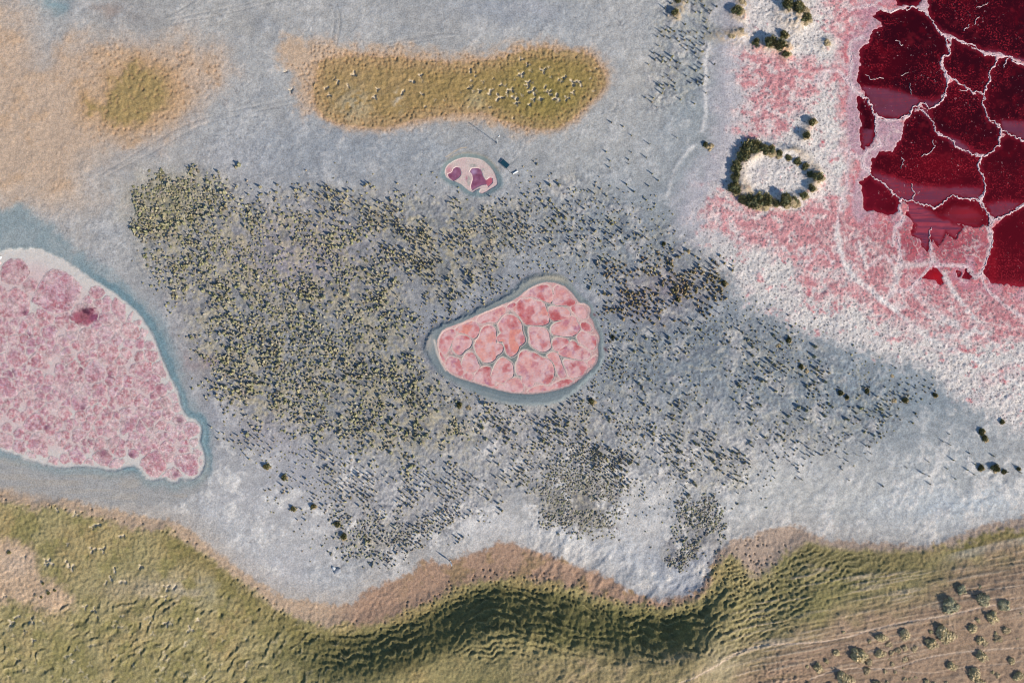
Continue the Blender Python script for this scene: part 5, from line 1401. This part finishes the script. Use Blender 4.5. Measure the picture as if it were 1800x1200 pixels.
shrub.n = 0
DS = 'shrubs on the brown sand slope'
B = (1350, 800, 3)
SAND = [  # x, y, radius in the 3x survey sheet, kind, label
    (990, 692, 26, 'g', 'small dark shrub highest on the brown sand, left of the oval grey shrub'),
    (1085, 674, 10, 'g', 'tiny shrub topmost on the brown sand, above the oval grey shrub'),
    (1092, 735, 47, 'g', 'broad oval grey green shrub on the upper brown sand above the pale path'),
    (930, 772, 48, 'g', 'large ragged grey green shrub just above the pale path, left of the oval one'),
    (1203, 765, 34, 'g', 'medium grey green shrub just above the bend of the pale path at right'),
    (1137, 828, 34, 's', 'medium dark topped shrub just below the pale path under the oval grey shrub'),
    (1066, 846, 14, 's', 'small tan shrub just left of the medium shrub below the pale path'),
    (1036, 884, 27, 's', 'olive shrub below left of the small tan shrub under the pale path'),
    (893, 918, 50, 's', 'largest round olive shrub in the middle of the brown sand slope'),
    (824, 965, 34, 's', 'straw fringed shrub close below left of the largest round olive shrub'),
    (825, 905, 13, 's', 'tiny dark shrub touching the left of the largest round olive shrub'),
    (684, 918, 31, 's', 'tall narrow tan shrub between the two small valleys left of the largest shrub'),
    (562, 930, 29, 's', 'dark topped shrub left of the tall narrow tan shrub'),
    (605, 969, 21, 'w', 'small straw shrub below the dark topped shrub and the tall narrow one'),
    (558, 1014, 28, 's', 'olive shrub just left of the straw coloured cluster'),
    (655, 1000, 22, 'w', 'straw shrub in the upper row of the straw coloured cluster, left of two others'),
    (692, 990, 20, 'w', 'middle straw shrub in the upper row of the straw coloured cluster'),
    (735, 994, 22, 'w', 'rightmost straw shrub in the upper row of the straw coloured cluster'),
    (620, 1015, 17, 'w', 'small straw shrub at the left end of the straw coloured cluster'),
    (608, 1046, 13, 'w', 'tiny straw shrub at the lower left of the straw coloured cluster'),
    (690, 1044, 22, 'w', 'pale straw shrub in the lower middle of the straw coloured cluster'),
    (625, 1075, 15, 'w', 'low straw shrub at the bottom of the straw coloured cluster, above the lower path'),
    (437, 1025, 50, 's', 'large yellowish shrub with a dark upper left side above the lower pale path'),
    (333, 1010, 20, 's', 'small shrub left of the large yellowish shrub'),
    (498, 1060, 24, 'w', 'low tan shrub at the lower right of the large yellowish shrub'),
    (236, 1090, 27, 's', 'olive shrub at the left edge of the brown sand'),
    (282, 1060, 14, 's', 'tiny shrub up right of the olive shrub at the left edge of the brown sand'),
    (180, 1084, 10, 's', 'tiny dark shrub leftmost on the brown sand'),
    (374, 1145, 42, 's', 'large round yellow green shrub near the bottom edge below the lower path'),
    (492, 1105, 24, 'w', 'low straw shrub lying on the lower pale path'),
    (585, 1110, 12, 'w', 'tiny straw shrub just below the lower path, left of its twin'),
    (640, 1115, 12, 'w', 'tiny straw shrub just below the lower path, right of its twin'),
    (682, 1096, 10, 'w', 'tiniest straw shrub on the rise of the lower path'),
    (688, 1150, 14, 'w', 'leftmost of three small straw shrubs in a row near the bottom edge'),
    (718, 1150, 13, 'w', 'middle of three small straw shrubs in a row near the bottom edge'),
    (746, 1140, 14, 'w', 'rightmost of three small straw shrubs in a row near the bottom edge'),
    (602, 1172, 20, 'w', 'pale straw shrub at the bottom edge beside the round yellow green one'),
    (540, 1182, 30, 's', 'olive and straw shrub cut by the bottom edge, beside the pale straw one'),
    (300, 1192, 28, 's', 'dark shrub cut by the bottom edge below left of the round yellow green shrub'),
    (188, 1178, 18, 's', 'small dark shrub at the bottom left corner of the brown sand'),
    (1075, 948, 24, 's', 'dark half of a shrub pair below the olive shrubs right of the largest one'),
    (1105, 966, 20, 'w', 'pale straw half of a shrub pair right of the largest round olive shrub'),
    (1172, 940, 28, 'w', 'straw shrub with a thin dark shadow right of the shrub pair'),
    (1212, 898, 27, 'w', 'straw shrub up right of the one with the thin dark shadow'),
    (1160, 915, 11, 's', 'tiny shrub wedged between two straw shrubs at the right'),
    (1083, 1030, 32, 's', 'round tan shrub just below the middle foot track at the right'),
    (930, 1084, 25, 's', 'tan shrub alone on bare brown sand below the middle foot track'),
    (1042, 1120, 36, 's', 'wide tan shrub with pale straw right side near the bottom right'),
    (1078, 1165, 27, 's', 'tan shrub just under the wide tan shrub near the bottom right'),
    (1145, 1114, 13, 's', 'small dark shrub right of the wide tan shrub'),
    (1168, 1130, 16, 'w', 'small pale straw shrub touching the small dark shrub near the bottom right'),
    (1240, 1055, 20, 's', 'small olive shrub right of the round tan shrub'),
    (1275, 1130, 32, 's', 'round tan shrub at the far lower right'),
    (1347, 920, 22, 's', 'dark shrub cut by the right edge of the brown sand'),
    (1347, 820, 15, 's', 'small dark shrub cut by the right edge just below the pale path'),
    (1275, 938, 10, 'w', 'tiny straw shrub between the two right edge shrubs and the straw pair'),
    (1290, 808, 7, 's', 'tiniest dark shrub below the pale path near the right edge'),
    (800, 1165, 17, 's', 'small dark shrub at the bottom edge right of the row of three'),
    (905, 1170, 11, 'w', 'tiny straw shrub at the bottom edge in the middle of bare sand'),
    (505, 952, 12, 's', 'tiny shrub with a spiky shadow left of the dark topped shrub'),
    (368, 905, 9, 's', 'tiny dark shrub just above the left part of the pale path'),
    (1347, 1080, 9, 's', 'tiny dark shrub cut by the right edge low on the sand'),
    (835, 1172, 12, 's', 'tiny shrub at the bottom edge beside the small dark one'),
    (1330, 775, 7, 's', 'tiniest shrub on the pale path at the right edge')]
for x, y, r, k, lab in SAND:
    px, py = T(*B, [(x, y)])[0]
    shrub('shrub', 'shrub', px, py, r / 3 * 1.1, k, lab, DS, {'s': 1.0, 'g': .85, 'd': 1, 'w': .8}[k])
RINGW = ['east', 'east southeast', 'southeast', 'south southeast', 'south', 'south southwest', 'southwest', 'west southwest', 'west', 'west northwest', 'northwest', 'north northwest', 'north', 'north northeast', 'northeast', 'east northeast']
RS = 'shrubs in the ring on the salt shore'
R6 = (1250, 200, 6)
RINGS = [(1090, 680, 12, 'east'), (1040, 790, 9, 'southeast'), (1030, 650, 8, 'east, just inside its edge'), (870, 930, 12, 'south southeast'), (760, 930, 13, 'south'), (560, 930, 14, 'south southwest'), (440, 920, 16, 'southwest'), (330, 890, 10, 'southwest, just outside the big one'), (250, 790, 14, 'west southwest'), (250, 680, 9, 'west'),
         (255, 570, 11, 'west northwest'), (310, 450, 15, 'northwest'), (400, 350, 17, 'north northwest, its tallest'), (480, 350, 11, 'north'), (545, 390, 10, 'north, right of the tallest'), (700, 430, 8, 'north northeast'), (800, 460, 8, 'north northeast, nearer the lake'), (900, 500, 9, 'northeast'), (980, 560, 9, 'east northeast'), (622, 402, 9, 'north, before the north northeast pair'), (955, 870, 9, 'southeast, lower one'), (665, 945, 8, 'south, in the gap'), (440, 400, 9, 'northwest, inner edge')]
for i, (x, y, r, w) in enumerate(RINGS):
    px, py = T(*R6, [(x, y)])[0]
    shrub('shrub', 'shrub', px, py, r * (1.2 if x < 780 else .98), 'd', f'green shrub in the salt ring, on its {w} side', RS, .68)
OTHER = [
    (1383, 12, 13, 'd', 'dark shrub at the top edge on the grassy salt mound, left of its neighbours', 1.1),
    (1400, 20, 15, 'd', 'biggest dark olive shrub on the grassy salt mound at the top edge', .9),
    (1412, 36, 13, 'd', 'olive shrub on the lower right of the grassy mound at the top edge', .7),
    (1350, 78, 12, 'd', 'dark shrub in the middle of the long grassy hummock on the pink salt', 1.0),
    (1367, 80, 14, 'd', 'tallest dark shrub at the right of the long grassy hummock', 1.2),
    (1379, 97, 9, 'd', 'pointed shrub at the lower right tip of the long grassy hummock', .8),
    (1328, 78, 9, 'd', 'low shrub at the left end of the long grassy hummock', .8),
    (1376, 64, 9, 'd', 'shrub with a blue shadow at the top of the long grassy hummock', 1.2),
    (1412, 240, 9, 'd', 'green shrub just north of the ring of shrubs, the lower of two', 1.1),
    (1424, 216, 8, 'd', 'shrub just north of the ring of shrubs, the upper of two', 1.1),
    (1452, 78, 8, 'w', 'small straw shrub alone on the white salt near the red lake', .9),
    (1293, 22, 12, 'd', 'brownish shrub on the salt at the top edge, left of the big mound', .6),
    (1302, 6, 12, 'w', 'straw shrub at the top edge above the brownish one', .6),
    (1300, 56, 8, 'w', 'low straw shrub on the salt between the mound and the hummock', .8),
    (1286, 66, 8, 'w', 'low straw shrub left of the long grassy hummock', .6),
    (1247, 259, 9, 'w', 'orange brown shrub alone on the grey edge left of the ring', .9),
    (1240, 256, 6, 'd', 'dark half of the shrub left of the ring', 1.0),
    (1184, 26, 10, 'd', 'dark shrub on the sandy bank near the top edge, beside the grey strip', 1.1),
    (1190, 4, 9, 'd', 'dark shrub at the top edge above the sandy bank shrub', 1.1),
    (1204, 516, 10, 'w', 'orange straw shrub in the brown clump near the white salt shore', .5),
    (1192, 526, 8, 'd', 'dark shrub beside the orange straw shrub near the white salt shore', 1.1),
    (1272, 498, 8, 'd', 'olive shrub at the tip of the brown clump on the salt edge', 1.0),
    (1166, 430, 7, 'd', 'olive shrub with a long shadow above the brown clump', 1.2),
    (1385, 598, 8, 'd', 'olive shrub at the salt edge east of the oval pond', 1.2),
    (1368, 607, 8, 'w', 'straw shrub beside the olive one at the salt edge', .9),
    (1418, 652, 8, 'w', 'orange straw shrub in the east tuft field', .8),
    (1407, 644, 7, 'd', 'dark shrub left of the orange straw shrub in the east tuft field', 1.1),
    (1476, 690, 8, 'd', 'dark shrub among tufts in the east field, upper of the pair', 1.1),
    (1486, 698, 7, 'd', 'dark shrub among tufts in the east field, lower of the pair', 1.1),
    (1522, 686, 8, 'd', 'lone dark shrub east of the shrub pair in the tuft field', 1.1),
    (1589, 702, 8, 'd', 'rounded olive shrub on the flat near the white shore', 1.1),
    (1570, 704, 7, 'w', 'brown shrub left of the rounded olive shrub', .8),
    (1566, 660, 7, 'w', 'brown shrub just below the white shore edge', .7),
    (1641, 694, 7, 'd', 'small dark shrub under the white shore edge at right', 1.1),
    (1758, 740, 7, 'd', 'small shrub on the grey edge near the right border', 1.1),
    (1722, 758, 10, 'd', 'wide dark shrub above the shrub pair at the right border', 1.0),
    (1730, 770, 9, 'd', 'low dark shrub touching the wide one at right', .9),
    (1721, 822, 9, 'd', 'left shrub of the dark pair on the pale flat at right', 1.3),
    (1746, 822, 12, 'd', 'right and bigger shrub of the dark pair on the pale flat', 1.2),
    (1762, 828, 7, 'd', 'low olive shrub at the right foot of the bigger pair shrub', .9),
    (1788, 822, 6, 'd', 'small dark shrub at the right border beside the dark pair', 1.2),
    (1040, 705, 9, 'd', 'bushy dark shrub at the lower right outside the oval pond', 1.0),
    (808, 712, 9, 'd', 'dark shrub at the lower left outside the oval pond', 1.1),
    (824, 716, 7, 'w', 'straw shrub right of the dark one below the oval pond', .8),
    (1076, 592, 7, 'd', 'olive shrub close to the right rim of the oval pond', 1.1),
    (552, 888, 8, 'd', 'dark shrub alone on pale ground at the lower left', 1.2),
    (517, 893, 7, 'd', 'leftmost dark shrub on the pale ground above the bank', 1.2),
    (594, 920, 9, 'd', 'dark shrub at the left edge of the triangular tussock patch', 1.1),
    (604, 942, 10, 'd', 'widest dark shrub at the left edge of the triangular tussock patch', 1.0),
    (500, 838, 8, 'd', 'dark shrub below the dense tussock stand', 1.2),
    (470, 818, 9, 'd', 'dark shrub at the lower left tip of the dense tussock stand', 1.1),
    (24, 967, 4, 'd', 'tiny dark shrub on the bare tan patch at the far left', .8),
    (87, 1020, 3.4, 'd', 'topmost tiny dark shrub of the group on the tan patch at left', .9),
    (107, 1031, 3.4, 'd', 'rightmost tiny dark shrub of the group on the tan patch at left', .9),
    (97, 1035, 4, 'd', 'middle tiny shrub of the group on the tan patch at left', .9),
    (85, 1042, 3, 'd', 'lowest tiny dark shrub of the group on the tan patch at left', .9),
    (75, 1040, 3, 'w', 'leftmost tiny brown shrub of the group on the tan patch at left', .9)]
for x, y, r, k, lab, hs in OTHER:
    g = 'tiny shrubs on the tan patch' if x < 130 else ('shrubs on the salt shore' if (x > 1235 and y < 300) else 'scattered shrubs of the grey flat')
    f_ = .78 if (x < 1235 or y > 400) and x > 130 else 1.0
    shrub('shrub', 'shrub', x, y, r * f_, k, lab, g, hs)


# ------------------------------------------------------------------ survey post, pole, panel, tube, stones
def box_mesh(name, sx, sy, sz, mat, bevel=.01, z0=0):
    import bmesh
    bm = bmesh.new()
    bmesh.ops.create_cube(bm, size=1)
    bmesh.ops.scale(bm, vec=(sx, sy, sz), verts=bm.verts); bmesh.ops.translate(bm, vec=(0, 0, z0 + sz / 2), verts=bm.verts)
    bmesh.ops.bevel(bm, geom=bm.edges[:], offset=bevel, segments=2, affect='EDGES')
    me = bpy.data.meshes.new(name); bm.to_mesh(me); bm.free(); me.materials.append(mat)
    return me


def tube_mesh(name, r0, r1, L, mat, n=12):
    import bmesh
    bm = bmesh.new()
    bmesh.ops.create_cone(bm, cap_ends=True, segments=n, radius1=r0, radius2=r1, depth=L)
    bmesh.ops.translate(bm, vec=(0, 0, L / 2), verts=bm.verts)
    me = bpy.data.meshes.new(name); bm.to_mesh(me); bm.free(); me.materials.append(mat)
    for p in me.polygons: p.use_smooth = len(p.vertices) == 4
    return me


M_WHITE = plain_mat('white_paint', (.8, .8, .78), .45)
M_PANEL = plain_mat('dark_glass', (.012, .05, .075), .3, 0, .3, .2)
M_STEEL = plain_mat('dull_steel', (.35, .36, .37), .5, .6)
M_STONE = plain_mat('pale_stone', (.7, .69, .66), .9)


def at(o, x, y, dz=0):
    wx, wy = wpos(x, y); o.location = (wx, wy, ground_z(x, y) + dz)


p = link('marker_post', None); at(p, 874, 252.5)
tag(p, 'thin white post with a long thin shadow above the small purple pond', 'post')
link('pole', tube_mesh('pole', .05, .045, 3.0, M_WHITE), p)
link('foot', tube_mesh('foot', .16, .12, .14, M_STEEL), p)
c = link('cap', tube_mesh('cap', .09, .07, .12, M_STEEL), p); c.location = (0, 0, 3.0)
p = link('sign_post', None); at(p, 791.5, 984.5)
p.rotation_euler = (math.radians(12), math.radians(12), .2)
tag(p, 'leaning white pole with a broad shadow at the grassy bank', 'pole')
link('pole', tube_mesh('pole', .06, .05, 1.9, M_WHITE), p)
b = link('board', box_mesh('board', .2, .2, .95, M_WHITE, .02), p); b.location = (0, 0, .62)
link('foot', tube_mesh('foot', .15, .12, .12, M_STEEL), p)
q = link('solar_panel', None); at(q, 887.3, 289.3, .02)
q.rotation_euler = (0, math.radians(0), math.radians(-41))
tag(q, 'dark teal rectangular panel lying on grey ground beside the small pond', 'panel')
f = link('panel_frame', box_mesh('panel_frame', 1.62, .98, .08, M_STEEL, .015, .12), q)
g = link('panel_glass', box_mesh('panel_glass', 1.52, .88, .012, M_PANEL, .003, .197), q)
for sx in (-.65, .65):
    for sy in (-.36, .36):
        l = link('leg', box_mesh('leg', .06, .06, .16, M_STEEL, .006), q); l.location = (sx, sy, -.02)
q = link('tube', None); at(q, 905.9, 303.9, .1)
q.rotation_euler = (0, math.radians(90), math.radians(28))
tag(q, 'short white tube lying on the ground below the dark panel', 'tube')
t = link('barrel', tube_mesh('barrel', .13, .13, .95, M_WHITE), q); t.location = (0, 0, -.47)
for z in (-.5, .44):
    e = link('end_ring', tube_mesh('end_ring', .155, .155, .06, M_WHITE), q); e.location = (0, 0, z)
M_RUBBER = plain_mat('black_rubber', (.03, .03, .03), .6)
pts = chaikin([(891, 297), (894, 300.5), (896, 304), (899, 304.5), (901.5, 307)], 2, False)
V = []; F_ = []
for i, (x, y) in enumerate(pts):
    a = pts[max(0, i - 1)]; b = pts[min(len(pts) - 1, i + 1)]
    dx, dy = b[0] - a[0], -(b[1] - a[1]); L = math.hypot(dx, dy)
    wx, wy = wpos(x, y); z = ground_z(x, y) + .03
    for k in range(6):
        an = k * math.pi / 3
        V.append((wx - dy / L * math.cos(an) * .025, wy + dx / L * math.cos(an) * .025, z + math.sin(an) * .025))
    if i:
        for k in range(6): F_.append((i * 6 - 6 + k, i * 6 - 6 + (k + 1) % 6, i * 6 + (k + 1) % 6, i * 6 + k))
o = link('cable', mesh_np('cable', np.array(V), np.array(F_), M_RUBBER)); tag(o, 'thin dark cable on the ground between the dark panel and the white tube', 'cable')


def stone(x, y, r, label, seed, squash=.7, mat=None, group=None):
    import bmesh
    bm = bmesh.new(); bmesh.ops.create_icosphere(bm, subdivisions=2, radius=1)
    rr = random.Random(seed)
    for v in bm.verts: v.co *= rr.uniform(.82, 1.12)
    bmesh.ops.scale(bm, vec=(r * 1.3, r * .9, r * squash), verts=bm.verts)
    me = bpy.data.meshes.new('stone'); bm.to_mesh(me); bm.free(); me.materials.append(mat or M_STONE)
    o = link('stone', me); at(o, x, y, r * .2); o.rotation_euler = (0, 0, rr.uniform(0, 6))
    tag(o, label, 'stone', group)


stone(1, 453.5, .3, 'bright white stone at the edge of the left pond by the frame edge', 1)
stone(1.2, 462, .26, 'pinkish stone just below the bright white one at the left pond', 2, .5, plain_mat('pink_stone', (.62, .44, .42), .9))
stone(877, 240.5, .13, 'tiny white stone just above the thin white post', 3)
stone(595, 1002, .55, 'flat grey rock on the white salt left of the leaning pole', 4, .5, plain_mat('grey_stone', (.3, .31, .33), .9))
stone(588, 997, .32, 'small pale rock beside the flat grey one on the white salt', 5, .6)
